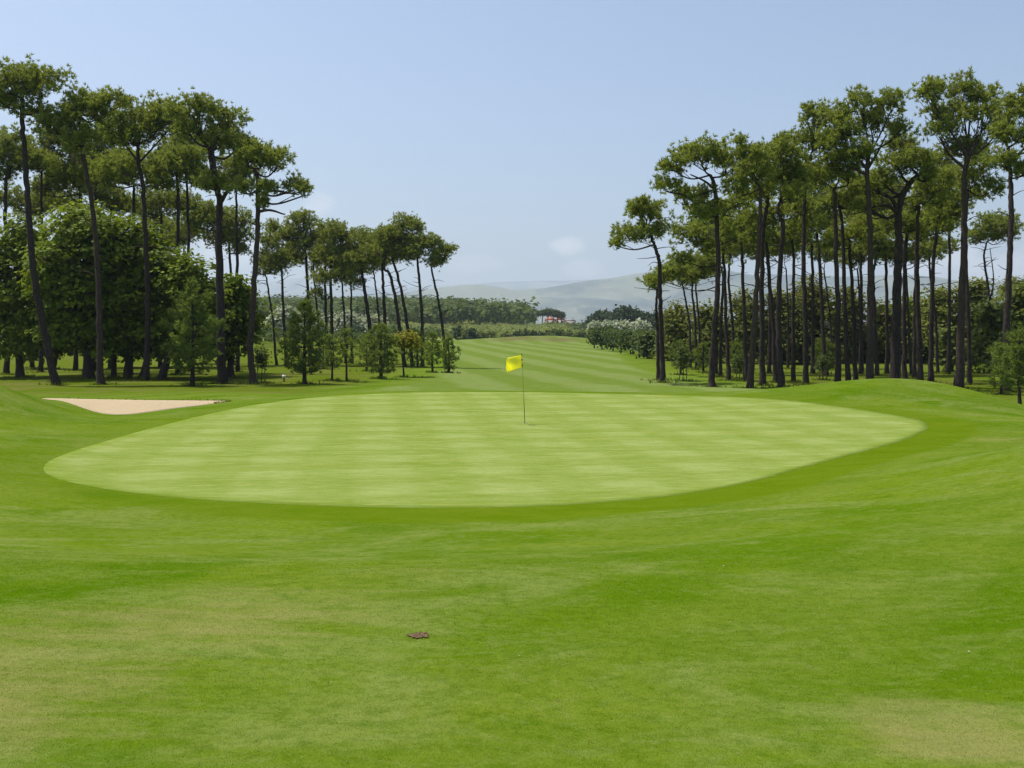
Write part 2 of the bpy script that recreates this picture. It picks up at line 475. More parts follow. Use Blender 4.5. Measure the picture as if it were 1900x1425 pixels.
# outline of the fairway in the world (left edge, right edge at distance)
FW = np.array([(52, -7.0, 14.0), (60, -7.5, 15.0), (75, -6.5, 13.6), (95, -6.3, 12.6), (120, -7.4, 13.4), (160, -9.5, 16.5), (210, -13, 20), (270, -17, 20), (300, -18, 18)], float)
def attrs_at(x, y, g, b):
    dry = np.zeros_like(x)
    for cx, cy, sx, sy, a in DRY: dry = dry + a*np.exp(-.5*(((x-cx)/sx)**2+((y-cy)/sy)**2))
    wide = 1.55 + .25*np.sin(x*.31+1)
    collar = (1-sstep(wide-.12, wide+.12, g)) * (1-.55*sstep(30, 38, y)) * (.35+.65*sstep(-9, -1, x))
    l = np.interp(y, FW[:, 0], FW[:, 1]); r = np.interp(y, FW[:, 0], FW[:, 2])
    fair = sstep(-.6, .6, x-l)*sstep(-.6, .6, r-x)*sstep(50, 53, y)*(1-sstep(296, 302, y))*sstep(.5, 3, g)
    wood = np.maximum(sstep(0, 5, l-1.5-x), sstep(0, 6, x-r-.5))*sstep(49, 58, y)*(1-sstep(250, 290, y))
    soil = 1.1*np.exp(-.5*(((x-1.2)/5)**2+((y-273)/3.2)**2)) + 1.0*np.exp(-.5*(((x-13)/3.5)**2+((y-268)/3)**2))
    soil = soil*.9
    far = sstep(302, 330, y)
    return dict(dry=dry, collar=collar, fairway=fair, wood=wood, soil=np.clip(soil, 0, 1), far=far)

def build_ground():
    ys = [-40.0, -30, -22, -15, -10, -6, -3, -1]
    y = 0.0
    while y < 11000:
        ys.append(y)
        y += 0.25 if y < 52 else (0.25 + (y-52)*.015 if y < 320 else 4 + (y-320)*.05)
    ys = np.array(ys)
    u = np.concatenate([np.linspace(-6, -1.2, 14), np.linspace(-1.1, -.63, 22), np.linspace(-.6, .6, 250), np.linspace(.63, 1.1, 22), np.linspace(1.2, 6, 14)])
    Y, U = np.meshgrid(ys, u, indexing='ij')
    XX = U*(np.maximum(Y, 0)+15)
    z, g, b = height(XX, Y, True)
    x, y = XX.ravel(), Y.ravel()
    at = attrs_at(x, y, g, b)
    z = z - .14*sstep(.25, .9, -g) - .2*sstep(.15, .6, -b) - .1*sstep(.1, .5, -sdist(SLIVER, x, y))
    V = np.stack([x, y, z], 1)
    nr, nc = Y.shape
    idx = np.arange(nr*nc).reshape(nr, nc)
    q = np.stack([idx[:-1, :-1], idx[:-1, 1:], idx[1:, 1:], idx[1:, :-1]], -1).reshape(-1, 4)
    isf = at['fairway'][q].mean(1) > .5
    for nm, sel in (("ground", ~isf), ("fairway", isf)):
        qq = q[sel]; used, inv = np.unique(qq, return_inverse=True)
        o = mesh_obj(nm, V[used], inv.reshape(-1, 4), GRASS, None, True, {k: v[used] for k, v in at.items()})
        o["kind"] = "structure"
        o["label"] = "mown grass ground around the green and under the trees" if nm == "ground" else "striped fairway rising away between the two pine woods"
    return ys, u
build_ground()

def sheet(name, poly, mat, off, rings, extra=None, edge_drop=.12):
    c = poly.mean(0); n = len(poly)
    ts = np.linspace(0, 1, rings+1)[1:]
    P = [c[None, :]] + [c+(poly-c)*t for t in ts]
    XY = np.vstack(P)
    z = height(XY[:, 0], XY[:, 1]) + off
    if extra is not None: z = z + extra(XY)
    z[-n:] -= 0.0
    V = np.column_stack([XY, z])
    sk = V[-n:].copy(); sk[:, 2] -= edge_drop; sk[:, :2] += norm(poly-c)*.05
    V = np.vstack([V, sk])
    i0 = np.arange(n); i1 = np.roll(i0, -1)
    t = np.column_stack([np.zeros(n, int), 1+i0, 1+i1])
    q = [np.column_stack([1+k*n+i0, 1+(k+1)*n+i0, 1+(k+1)*n+i1, 1+k*n+i1]) for k in range(rings)]
    ed = 1-sstep(0, .45, -sdist(poly, V[:, 0], V[:, 1]))
    o = mesh_obj(name, V, [t, np.vstack(q)], mat, None, True, {"edge": ed})
    o["kind"] = "structure"
    return o
o = sheet("putting_green", GREEN, GREEN_M, .009, 44)
o["label"] = "pale close-mown putting green with crossing mowing stripes around the flag"
m_, nt_, o_ = new_mat("bunker_sand"); t_ = NT(nt_)
b_ = t_.n("ShaderNodeBsdfPrincipled"); b_.inputs['Roughness'].default_value = .95; b_.inputs['Specular IOR Level'].default_value = .1
pp = t_.pos(); n1 = t_.noise(pp, 1.2, 5, .6); n2 = t_.noise(t_.scale(pp, 1, 5, 1, .3), 6, 4, .6)
t_.l(t_.mix(t_.math('MULTIPLY', n2, .8), t_.mix(n1, (.36, .285, .175), (.44, .355, .225)), (.31, .24, .15)), b_.inputs['Base Color'])
bp_ = t_.n("ShaderNodeBump"); bp_.inputs['Strength'].default_value = .6; bp_.inputs['Distance'].default_value = .05
t_.l(n2, bp_.inputs['Height']); t_.l(bp_.outputs[0], b_.inputs['Normal']); t_.l(b_.outputs[0], o_.inputs[0])
SAND = m_
o = sheet("bunker", BUNKER, SAND, .03, 16)
o["label"] = "sand bunker left of the green in front of the trees"
o = sheet("bunker", SLIVER, SAND, .03, 6)
o["label"] = "thin sliver of bunker sand behind the green towards the right grove"

# ------------------------------------------------------------------ far hills
def hill(name, d0, prof, depth, seed, label):
    r = np.random.default_rng(seed)
    pr = np.array(prof, float)
    px = np.linspace(-1500, 3400, 320)
    top = np.interp(px, pr[:, 0], pr[:, 1])
    k = np.array([.25, .5, .25])
    for _ in range(3): top = np.convolve(np.pad(top, 1, mode='edge'), k, 'valid')
    x = X(px, d0); ht = (HY-top)/F*d0 + EYE
    rows = 26; V = []
    v = np.linspace(0, 1.35, rows)
    ph = r.uniform(0, 6.28, 12); kx = r.uniform(.0015, .012, 12)*4500/d0; kv = r.uniform(2, 14, 12)
    for vv in v:
        prof_h = np.sin(min(vv, 1)*np.pi/2)**1.15 if vv <= 1 else math.cos((vv-1)/.35*np.pi/2)*.6+.4
        nz = sum(np.sin(kx[i]*x+kv[i]*vv+ph[i])/(1+i*.25) for i in range(12))
        h = ht*prof_h*(1 + .10*nz*(4*min(vv, 1)*(1-min(vv, 1))+.02))
        V.append(np.column_stack([x*(1+ (vv-1)*depth/d0), np.full_like(x, d0+(vv-1)*depth), h-12*(vv == 0)]))
    V = np.vstack(V); n = len(px); idx = np.arange(rows*n).reshape(rows, n)
    q = np.stack([idx[:-1, :-1], idx[:-1, 1:], idx[1:, 1:], idx[1:, :-1]], -1).reshape(-1, 4)
    m, nt, oo = new_mat(name+"_cover"); t = NT(nt); b = t.n("ShaderNodeBsdfPrincipled")
    b.inputs['Roughness'].default_value = .9
    p = t.pos()
    c = t.mix(t.ramp(t.noise(p, .0016, 7, .65), .42, .58), (.020, .040, .026), (.105, .125, .070))
    c = t.mix(t.math('MULTIPLY', t.ramp(t.noise(t.scale(p, 1, 1, 2), .009, 4, .7), .55, .70), .6), c, (.22, .20, .14))
    t.l(c, b.inputs['Base Color']); t.l(b.outputs[0], oo.inputs[0])
    o = mesh_obj(name, V, q, m, None, True); o["kind"] = "structure"; o["label"] = label
hill("hill", 7000, [(-1500, 530), (300, 548), (760, 552), (846, 545), (893, 538), (962, 538), (985, 541), (1043, 533), (1089, 522), (1124, 523), (1170, 518), (1210, 516),
     (1400, 512), (1600, 520), (1900, 528), (3400, 545)], 1800, 3, "hazy green hills behind the fairway gap")
hill("hill", 13500, [(-1500, 530), (600, 533), (760, 534), (850, 528), (940, 523), (1010, 526), (1100, 531), (1500, 528), (3400, 535)], 3000, 4, "faintest farthest mountain ridge at the horizon")

# ------------------------------------------------------------------ foliage builders
def tufts(cen, dirs, rad, tint, rng, K, wid=.20, spread=.8):
    """needle brushes: K thin blades fanning out of every centre."""
    n = len(cen)
    c = np.repeat(cen, K, 0); dd = np.repeat(dirs, K, 0); rr = np.repeat(rad, K)
    bd = norm(dd + spread*rng.standard_normal((n*K, 3)))
    L = rr*rng.uniform(.7, 1.15, n*K)
    side = norm(np.cross(bd, rng.standard_normal((n*K, 3))))
    hw = (rr*wid*rng.uniform(.7, 1.2, n*K))[:, None]
    a = c + bd*(L*.08)[:, None]
    mid = c + bd*(L*.55)[:, None]
    V = np.stack([a+side*hw*.6, c+bd*L[:, None], a-side*hw*.6], 1).reshape(-1, 3)
    T = np.repeat(np.clip(np.repeat(tint, K) + rng.normal(0, .05, n*K), 0, 1), 3)
    return V, T
def tris_of(n): return np.arange(n*3).reshape(n, 3)
def quads_of(n): return np.arange(n*4).reshape(n, 4)
def surf(a, b, c):
    p = 1.6
    return 4*np.pi*(((a*b)**p+(a*c)**p+(b*c)**p)/3)**(1/p)

SEED = [100]
def next_rng():
    SEED[0] += 1
    return np.random.default_rng(SEED[0])

def pine(label, group, d, trunk, wpx, blobs, tone=.5, mat=None, bark=None, K=13, dens=.90, stubs=6, name="pine_tree", forks=()):
    rng = next_rng(); s = d/F
    mat = mat or PINE
    bx = X(trunk[0][0], d); bz = gz(bx, d)
    root = thing(name, (bx, d, bz), label, "pine tree", group)
    org = np.array([bx, d, bz])
    # trunk line
    pts = [(bx, d, bz-.25)] + [(X(p[0], d), d, Z(p[1], d)) for p in trunk[1:]]
    pts = np.array(pts); pts[1:, 1] += np.cumsum(rng.normal(0, .22, len(pts)-1))
    if len(pts) > 1 and pts[1, 2] < bz + 1: pts[1, 2] = bz+1
    line = catmull(pts, 8)
    line[1:-1] += rng.normal(0, .022, (len(line)-2, 3))
    t = np.linspace(0, 1, len(line))
    r0 = wpx*s*.36
    rad = r0*(1-.52*t) + r0*.55*np.exp(-t*len(line)*.8) + .01
    mb = MB(); mb.tube(line, rad, 10, rng, .035)
    # dead stubs on the bare trunk
    lo, hi = int(len(line)*.35), int(len(line)*.85)
    for _ in range(stubs):
        i = rng.integers(lo, max(hi, lo+1)); a = rng.uniform(0, 6.28); L = rng.uniform(.5, 2.0)
        e = line[i]+np.array([math.cos(a)*L, math.sin(a)*L, rng.uniform(-.25, .5)*L])
        mm = (line[i]+e)/2+np.array([0, 0, rng.uniform(-.1, .2)])
        mb.tube(catmull([line[i], mm, e], 3), np.linspace(.035, .012, 7), 4)
    mb.build("trunk", bark or BARK, root, True, org)
    for f in forks:
        fp = [(X(p[0], d), d+rng.normal(0, .3), Z(p[1], d)) for p in f]
        i = np.argmin(np.linalg.norm(line-np.array(fp[0]), axis=1)); fp[0] = tuple(line[i])
        ln = catmull(fp, 6); mb = MB(); mb.tube(ln, np.linspace(rad[i]*.75, rad[i]*.3, len(ln)), 8, rng, .03)
        mb.build("limb", bark or BARK, root, True, org)
    CV, CT, nt_ = [], [], 0
    for (cx, cy, rx, ry) in blobs:
        k_ = 1.14 if d < 80 or d > 106 and group != GL else 1.32
        a, c = rx*s*k_, ry*s*k_
        b = max(a*.92, min(1.1, a*1.4))
        C = np.array([X(cx, d), d+rng.uniform(-.45, .45)*a, Z(cy, d)])
        # limb to the pad group
        below = line[:, 2] < C[2]+.1*c
        cand = np.where(below)[0]
        if len(cand) == 0: cand = np.array([len(line)-1])
        dist = np.linalg.norm((line[cand]-C)*np.array([1, .3, .7]), axis=1)
        i = cand[np.argmin(dist)]
        A = line[i]; E = C-np.array([0, 0, .35*c])
        M1 = A*.55+E*.45+np.array([0, 0, -.12*np.linalg.norm(E-A)])+rng.normal(0, .12, 3)
        ln = catmull([A, M1, E], 6)
        lr = max(.05, min(rad[i]*.62, .05+.028*np.linalg.norm(E-A)+.03*a))
        mb = MB(); mb.tube(ln, np.linspace(lr, lr*.5, len(ln)), 6, rng, .03)
        S = surf(a, b, c)
        npad = max(6, int(S*1.5*dens))
        u = norm(rng.standard_normal((npad*3, 3)))
        u = u[(u[:, 2] > -.42) | (rng.random(len(u)) < .25)][:npad]
        rr = rng.uniform(.35, .98, len(u))
        pad = C + u*rr[:, None]*np.array([a, b, c])*np.where((rng.random((len(u), 1)) < .18) & (u[:, 2:3] < .6), rng.uniform(1.05, 1.2, (len(u), 1)), 1)
        for k in range(0, len(pad), 3):
            st = ln[rng.integers(len(ln)//2, len(ln))]
            m2 = (st+pad[k])/2+np.array([0, 0, -.15])+rng.normal(0, .1, 3)
            mb.tube(catmull([st, m2, pad[k]], 3), np.linspace(lr*.42, .018, 7), 3, cap=False)
        mb.build("limb", bark or BARK, root, True, org)
        # needle brushes on the pads
        ntf = rng.integers(8, 13, len(pad))
        pi = np.repeat(np.arange(len(pad)), ntf)
        rp = rng.uniform(.28, .52, len(pad))*min(1.0, .6+.25*a)
        q = rng.standard_normal((len(pi), 3))*np.array([.62, .62, .55])
        pos = pad[pi] + q*rp[pi][:, None]
        pos[:, 2] += .12
        ncore = int(S*.8*dens)
        core = C+norm(rng.standard_normal((ncore, 3)))*rng.uniform(.1, .7, (ncore, 1))*np.array([a, b, c])
        pos = np.vstack([pos, core])
        od = norm((pos-C)/np.array([a, b, c]))
        dr = norm(od*.55+np.array([0, 0, .75])+rng.normal(0, .35, pos.shape))
        tr = rng.uniform(.20, .35, len(pos))
        tr[len(pi):] = .5
        tint = tone + np.concatenate([rng.normal(0, .14, len(pad))[pi], rng.normal(0, .14, ncore)]) + rng.normal(0, .15, len(pos))
        odd = rng.random(len(pos)) < .02
        tint = np.where(odd, 1.0, np.clip(tint, 0, .92))
        v, tt = tufts(pos, dr, tr, tint, rng, K, .21)
        CV.append(v); CT.append(tt)
    V = np.vstack(CV)-org; T = np.concatenate(CT)
    mesh_obj("crown", V, tris_of(len(V)//3), mat, root, False, {"tint": T})
    return root

def leaves(cen, nrm, size, tint, rng, K, jitter=.55, rad=.35):
    n = len(cen)*K
    c = np.repeat(cen, K, 0) + rng.standard_normal((n, 3))*rad
    nn = norm(np.repeat(nrm, K, 0)+jitter*rng.standard_normal((n, 3)))
    u = norm(np.cross(nn, rng.standard_normal((n, 3)))); v = np.cross(nn, u)
    s_ = (np.repeat(size, K)*rng.uniform(.6, 1.25, n))[:, None]
    V = np.stack([c-u*s_*.5, c+v*s_*.38-nn*s_*.06, c+u*s_*.55, c-v*s_*.38-nn*s_*.06], 1).reshape(-1, 3)
    T = np.repeat(np.clip(np.repeat(tint, K)+rng.normal(0, .08, n), 0, 1), 4)
    return V, T

def broadleaf(label, group, d, base, wpx, blobs, mat, tone=.45, leaf=.34, dens=1.15, K=24, name="broadleaf_tree", cat="tree", bark=None, lump=.38, stem=True, odd=.03, fill=.35):
    rng = next_rng(); s = d/F
    bx = X(base, d); bz = gz(bx, d)
    root = thing(name, (bx, d, bz), label, cat, group); org = np.array([bx, d, bz])
    CV, CT = [], []
    cs = []
    for (cx, cy, rx, ry) in blobs:
        a, c = rx*s, ry*s; b = max(a*.95, .3)
        C = np.array([X(cx, d), d+rng.uniform(-.3, .3)*a, Z(cy, d)]); cs.append((C, a, b, c))
    if stem:
        mb = MB()
        top = np.mean([q[0] for q in cs], 0)
        r0 = max(wpx*s*.5, .02)
        ln = catmull([(bx, d, bz-.2), (bx*.7+top[0]*.3+rng.normal(0, .1), d, bz+(top[2]-bz)*.4), tuple(top)], 8)
        mb.tube(ln, np.linspace(r0, r0*.35, len(ln))+r0*.4*np.exp(-np.arange(len(ln))*.7), 9, rng, .05)
        mb.build("trunk", bark or BARK_BROAD, root, True, org)
        for C, a, b, c in cs:
            st = ln[int(len(ln)*.55)]
            mb = MB()
            mb.tube(catmull([st, (st+C)/2+rng.normal(0, .15*a, 3), C], 5), np.linspace(r0*.5, r0*.15, 11), 6)
            for _ in range(4):
                e = C+norm(rng.standard_normal(3))*np.array([a, b, c])*.8
                mb.tube(catmull([C, (C+e)/2+rng.normal(0, .1*a, 3), e], 3), np.linspace(r0*.15, r0*.05, 7), 4, cap=False)
            mb.build("limb", bark or BARK_BROAD, root, True, org)
    for C, a, b, c in cs:
        S = surf(a, b, c)
        n = max(12, int(S*dens))
        u = norm(rng.standard_normal((n, 3)))
        # lumpy surface: direction dependent bulges
        kd = norm(rng.standard_normal((14, 3)))
        bul = np.max(np.clip((u@kd.T-.55)/.45, 0, 1)**.7, axis=1)
        rr = (1-lump)+lump*1.25*bul
        rr = np.where(rng.random(n) < fill, rr*rng.uniform(.55, .95, n), rr*rng.uniform(.93, 1.05, n))
        pos = C+u*rr[:, None]*np.array([a, b, c])
        pos = pos[pos[:, 2] > bz+.15]
        if not len(pos): continue
        od = norm((pos-C)/np.array([a, b, c])**1.0)
        nr = norm(od*.6+np.array([0, 0, .7]))
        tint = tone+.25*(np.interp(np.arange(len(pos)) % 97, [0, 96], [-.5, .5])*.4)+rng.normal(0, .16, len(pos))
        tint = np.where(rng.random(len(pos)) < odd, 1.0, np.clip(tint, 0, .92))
        sz = np.full(len(pos), leaf)
        nc_ = int(S*2.2)
        cp = C+norm(rng.standard_normal((nc_, 3)))*rng.uniform(.3, .82, (nc_, 1))*np.array([a, b, c])
        cp = cp[cp[:, 2] > bz+.3]
        v, tt = leaves(cp, norm(rng.standard_normal(cp.shape)), np.full(len(cp), leaf*2.0), np.clip(rng.normal(tone, .16, len(cp)), 0, .92), rng, 3, rad=leaf)
        CV.append(v); CT.append(tt)
        v, tt = leaves(pos, nr, sz, tint, rng, K, jitter=.33, rad=np.array([[leaf*1.55, leaf*1.55, leaf*.55]]))
        CV.append(v); CT.append(tt)
    V = np.vstack(CV)-org
    mesh_obj("crown", V, quads_of(len(V)//4), mat, root, False, {"tint": np.concatenate(CT)})
    return root

def young_pine(label, group, d, base, top_py, half_px, low=.2, tone=.55, wpx=5, K=13, dens=1.0, lean=0, name="young_pine", mat=None, peak=.32):
    rng = next_rng(); s = d/F
    bx = X(base, d); bz = gz(bx, d); tz = Z(top_py, d); Ht = tz-bz
    root = thing(name, (bx, d, bz), label, "young pine", group); org = np.array([bx, d, bz])
    ln = catmull([(bx, d, bz-.1), (bx+rng.normal(0, .06), d, bz+Ht*.4), (bx+lean*s*.6, d, bz+Ht*.75), (bx+lean*s, d, tz-.1)], 6)
    r0 = max(.03, wpx*s*.5)
    mb = MB(); mb.tube(ln, np.linspace(r0, .02, len(ln))+r0*.4*np.exp(-np.arange(len(ln))*.8), 8, rng, .03)
    mb.build("trunk", BARK, root, True, org)
    W = half_px*s
    lev = np.arange(low, .97, .42/Ht*1.0)
    pos, dr, mbb = [], [], MB()
    for f in lev:
        p0 = np.array([np.interp(bz+f*Ht, ln[:, 2], ln[:, j]) for j in range(3)])
        prof = (f-low)/peak*.45+.62 if f < low+peak else max(0.05, (1-f)/(1-low-peak))**.8
        prof = min(prof, 1.0)
        nb = max(3, int(5.5*dens+rng.integers(-1, 2)))
        az = rng.uniform(0, 6.28)+np.arange(nb)*6.283/nb+rng.normal(0, .25, nb)
        for a in az:
            L = W*prof*rng.uniform(.6, 1.12)
            e = p0+np.array([math.cos(a)*L, math.sin(a)*L, L*rng.uniform(.12, .55)])
            m2 = (p0+e)/2-np.array([0, 0, .08*L])
            c = catmull([p0, m2, e], 4)
            mbb.tube(c, np.linspace(.022, .008, len(c)), 4, cap=False)
            k = max(5, int(L/.095*dens))
            tt = np.sqrt(rng.uniform(.12, 1.0, k))
            P = np.stack([np.interp(tt*(len(c)-1), np.arange(len(c)), c[:, j]) for j in range(3)], 1)+rng.normal(0, .11, (k, 3))
            D = norm((e-p0)[None, :]/max(L, .01)+np.array([0, 0, .7])+rng.normal(0, .4, (k, 3)))
            pos.append(P); dr.append(D)
    P = np.array([[ln[-1, 0], ln[-1, 1], tz-.2*i] for i in range(3)]); pos.append(P); dr.append(np.tile([[0, 0, 1.0]], (3, 1)))
    mbb.tube(ln, np.full(len(ln), .015), 4, cap=False)
    mbb.build("branch", BARK, root, True, org)
    pos = np.vstack(pos); dr = np.vstack(dr)
    tint = np.clip(tone+rng.normal(0, .16, len(pos)), 0, .95)
    v, t = tufts(pos, dr, rng.uniform(.20, .36, len(pos)), tint, rng, K, .16, .7)
    V = v-org
    mesh_obj("crown", V, tris_of(len(V)//3), mat or PINE_YOUNG, root, False, {"tint": t})
    return root

def sapling(label, d, base, top_py, half_px, stakes=2):
    rng = next_rng(); s = d/F
    bx = X(base, d); bz = gz(bx, d); tz = Z(top_py, d); Ht = tz-bz; W = half_px*s
    root = thing("staked_sapling", (bx, d, bz), label, "sapling", "staked saplings"); org = np.array([bx, d, bz])
    mb = MB(); ln = catmull([(bx, d, bz-.1), (bx+.05, d, bz+Ht*.5), (bx, d, tz-.15)], 6)
    mb.tube(ln, np.linspace(.035, .012, len(ln)), 6); mb.build("trunk", BARK_BROAD, root, True, org)
    for k in range(stakes):
        sx = bx+(k-.5)*.5
        mb = MB(); mb.tube([(sx, d-.1, bz-.2), (sx+.02, d-.1, bz+1.5)], [.035, .035], 6); mb.build("stake", STAKE, root, False, org)
    n = int(60+W*Ht*60)
    c = np.array([bx, d, bz+Ht*.68]); u = norm(rng.standard_normal((n, 3)))*rng.uniform(.2, 1, (n, 1))
    pos = c+u*np.array([W, W, Ht*.34])
    v, t = leaves(pos, norm(u+np.array([0, 0, 1.0])), np.full(n, .15), np.clip(rng.normal(.5, .2, n), 0, .92), rng, 6, rad=.16)
    mesh_obj("crown", v-org, quads_of(len(v)//4), LEAF_FAR, root, False, {"tint": t})

# ------------------------------------------------------------------ left wood
GL = "tall pines of the left wood"
pine("tallest pine at the far left with a slightly leaning bare trunk", GL, 69, [(105,716),(88,630),(72,520),(60,400),(52,310),(47,230),(45,170)], 19,
     [(25,163,40,34),(88,160,40,30),(55,205,30,18),(3,190,26,20),(50,148,34,22)])
pine("second tall pine from the left, slim grey trunk in front of the dark trees", GL, 69, [(187,716),(183,610),(175,500),(163,390),(149,290),(141,210)], 16,
     [(150,192,44,28),(120,225,40,25),(178,212,30,28),(150,262,38,28),(200,188,17,15),(226,190,12,14),(95,240,24,18)], bark=BARK_WARM)
pine("left wood pine with a wide flat crown on a forked top above the broadleaf trees", GL, 74, [(272,705),(272,560),(270,430),(264,345),(258,300),(256,265)], 14,
     [(265,207,55,25),(225,240,40,26),(288,235,45,28),(245,262,36,17),(310,215,28,20)], forks=[[(258,300),(278,280),(308,240)],[(258,300),(240,280),(216,250)]])
pine("left wood pine half hidden behind the flat crowned forked pine, low crown", GL, 84, [(241,706),(243,550),(246,400),(247,345)], 12,
     [(245,322,58,26),(300,312,36,24),(195,330,30,22),(225,300,30,20)], .42)
pine("thick dark pine forking into two stems, near the right end of the left row", GL, 70, [(412,712),(410,600),(404,450),(401,368),(392,330),(383,270)], 22,
     [(365,212,46,25),(415,225,32,22),(405,258,50,24),(442,268,25,20),(405,342,38,13),(350,240,30,18),(385,345,20,10)], forks=[[(401,368),(402,320),(394,270)],[(401,368),(430,350),(470,342)]])
pine("right-most pine of the left row, sinuous lit trunk, one long low branch to the right", GL, 69, [(471,715),(463,650),(466,590),(472,480),(476,400),(474,330),(470,312)], 17,
     [(485,293,45,24),(455,285,32,20),(516,300,18,16),(545,346,24,15),(568,358,10,11),(500,350,22,11),(488,380,8,8),(448,352,22,12)], bark=BARK_WARM,
     forks=[[(476,358),(510,356),(556,362)],[(475,390),(505,392),(528,398)]])
pine("pine at the left picture edge standing behind the tallest pine, crown low", GL, 86, [(12,694),(14,560),(14,420),(15,340),(22,300)], 12,
     [(15,272,36,28),(42,300,28,22),(2,322,22,20),(74,302,25,18),(-15,290,25,20)], .42)
pine("back pine between the two left-most trunks, small ragged crown", GL, 92, [(140,695),(142,520),(143,370),(146,310)], 10,
     [(105,335,30,28),(140,335,26,26),(160,308,28,20),(75,352,22,18)], .42)
pine("back pine with dead side branches left of the forked dark pine", GL, 86, [(330,695),(328,560),(327,440),(327,350),(325,320)], 11,
     [(325,302,40,24),(366,330,24,16),(300,345,24,14),(350,290,22,14)], .46, stubs=14)
pine("low far pine seen between the last two tall pines of the left row", GL, 112, [(432,672),(430,560),(425,460),(424,420)], 8,
     [(425,408,34,22),(442,440,24,18),(392,405,28,25),(360,410,30,25),(440,465,18,9),(405,440,30,20)], .52, PINE_FAR)
pine("back pine whose crown fills the gap above the biggest broadleaf tree", GL, 98, [(205,690),(205,560),(206,430),(208,390)], 9,
     [(205,372,36,20),(180,350,30,20),(235,385,28,18),(120,375,30,18)], .4, PINE_FAR)
pine("back pine low at the left picture edge above the broadleaf crown", GL, 100, [(60,690),(60,560),(58,430),(56,400)], 9,
     [(58,385,34,20),(25,372,30,18),(85,375,26,18)], .4, PINE_FAR)
pine("back pine between the flat crowned forked pine and the thick forking pine", GL, 102, [(298,690),(298,560),(297,430),(296,390)], 9,
     [(296,372,36,22),(340,380,28,18),(275,395,26,16)], .42, PINE_FAR)
pine("far low pine behind the broadleaf crowns, right of the pine with dead branches", GL, 118, [(345,668),(345,560),(342,460)], 8,
     [(345,430,30,22),(320,450,30,18),(300,420,22,20)], .45, PINE_FAR)

for lb, tr, bl in [
 ("back pine filling the gap between the first and second tall pines", [(75,692),(77,520),(79,380),(80,320)], [(95,262,38,24),(76,300,34,22),(112,312,30,22)]),
 ("back pine just right of the second tall pine, crown merging with its neighbours", [(176,692),(177,520),(178,380),(180,310)], [(190,262,34,22),(170,290,32,22),(206,302,32,22),(182,330,34,20)]),
 ("back pine filling the gap left of the thick forking pine", [(352,692),(350,520),(347,380),(345,310)], [(345,262,34,20),(328,288,30,20),(372,290,28,18),(352,320,32,16)]),
 ("back pine behind the last two tall pines of the left row", [(442,690),(441,540),(439,420),(438,340)], [(440,308,30,18),(424,335,26,14),(458,325,24,14)])]:
    pine(lb, GL, 90, tr, 9, bl, .45, PINE_FAR)
GB = "broadleaf trees of the left wood"
broadleaf("broadleaf tree at the left picture edge with foliage reaching down to its short trunk", GB, 80, 38, 15,
     [(40,455,55,60),(10,540,50,70),(60,560,52,75),(35,620,42,45),(-40,500,50,80)], LEAF, .5)
broadleaf("biggest broadleaf tree in the left wood, bright rounded top between the first two pines", GB, 77, 165, 20,
     [(150,425,68,52),(110,500,58,62),(205,450,52,50),(165,540,75,75),(120,600,48,48),(190,618,52,45)], LEAF, .52)
broadleaf("dark broadleaf tree with slim trunk just right of the second pine trunk", GB, 79, 211, 11,
     [(235,500,48,62),(230,580,50,62),(215,630,36,36)], LEAF, .33)
broadleaf("broadleaf tree with yellowish top in front of the flat crowned forked pine", GB, 78, 236, 15,
     [(265,448,42,42),(290,500,50,55),(255,560,52,60),(262,620,44,42)], LEAF, .5)
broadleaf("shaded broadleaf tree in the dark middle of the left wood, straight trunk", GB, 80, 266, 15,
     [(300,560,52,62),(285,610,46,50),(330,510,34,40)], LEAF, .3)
broadleaf("broadleaf tree with bright leaf sprays just behind the bushy young pine", GB, 76, 298, 16,
     [(345,520,42,40),(370,570,46,52),(325,600,44,55),(365,620,44,42)], LEAF, .52)
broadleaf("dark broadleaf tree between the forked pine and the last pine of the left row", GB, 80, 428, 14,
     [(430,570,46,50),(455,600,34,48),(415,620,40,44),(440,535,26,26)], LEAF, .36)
broadleaf("small broadleaf tree far back in the left wood beside the picture edge", GB, 98, 98, 10,
     [(95,600,45,50),(70,640,40,26),(140,630,40,34)], LEAF, .35)
broadleaf("shrubby dark understorey tree far back behind the broadleaf trunks", GB, 104, 330, 8,
     [(320,620,60,40),(250,630,50,30),(390,625,50,38)], LEAF, .3)

GY = "young pines along the left wood"
young_pine("bushy young pine in front of the broadleaf trees behind the bunker", GY, 66, 357, 520, 58, .14, .55, 8, dens=1.15)
young_pine("dark young pine right of the last tall pine of the left row", GY, 70, 565, 556, 50, .14, .38, 7, dens=1.2)
young_pine("slender young pine with curved stem between the dark young pine and the twin young pine", GY, 74, 616, 622, 26, .3, .62, 4, lean=-6, dens=.8)
young_pine("young pine on a straight thin stem, third from the left before the middle stand", GY, 73, 643, 604, 28, .34, .5, 4, dens=.9)
young_pine("full young pine below the centre of the middle stand", GY, 77, 707, 598, 40, .12, .52, 6, dens=1.15)
young_pine("young pine with bare stem near the right end of the middle stand", GY, 88, 803, 618, 24, .2, .5, 4, dens=1.0)
young_pine("last young pine at the right end of the left wood beside the fairway", GY, 89, 832, 622, 20, .1, .5, 5, dens=1.05)
young_pine("small sparse young pine under the middle stand", GY, 92, 680, 622, 26, .15, .5, 4, dens=.9)
young_pine("small young pine far back under the middle stand, left part", GY, 100, 600, 625, 24, .1, .45, 4, dens=.9)
young_pine("young pine behind the small yellow-green tree", GY, 104, 775, 612, 22, .1, .45, 4, dens=.9)
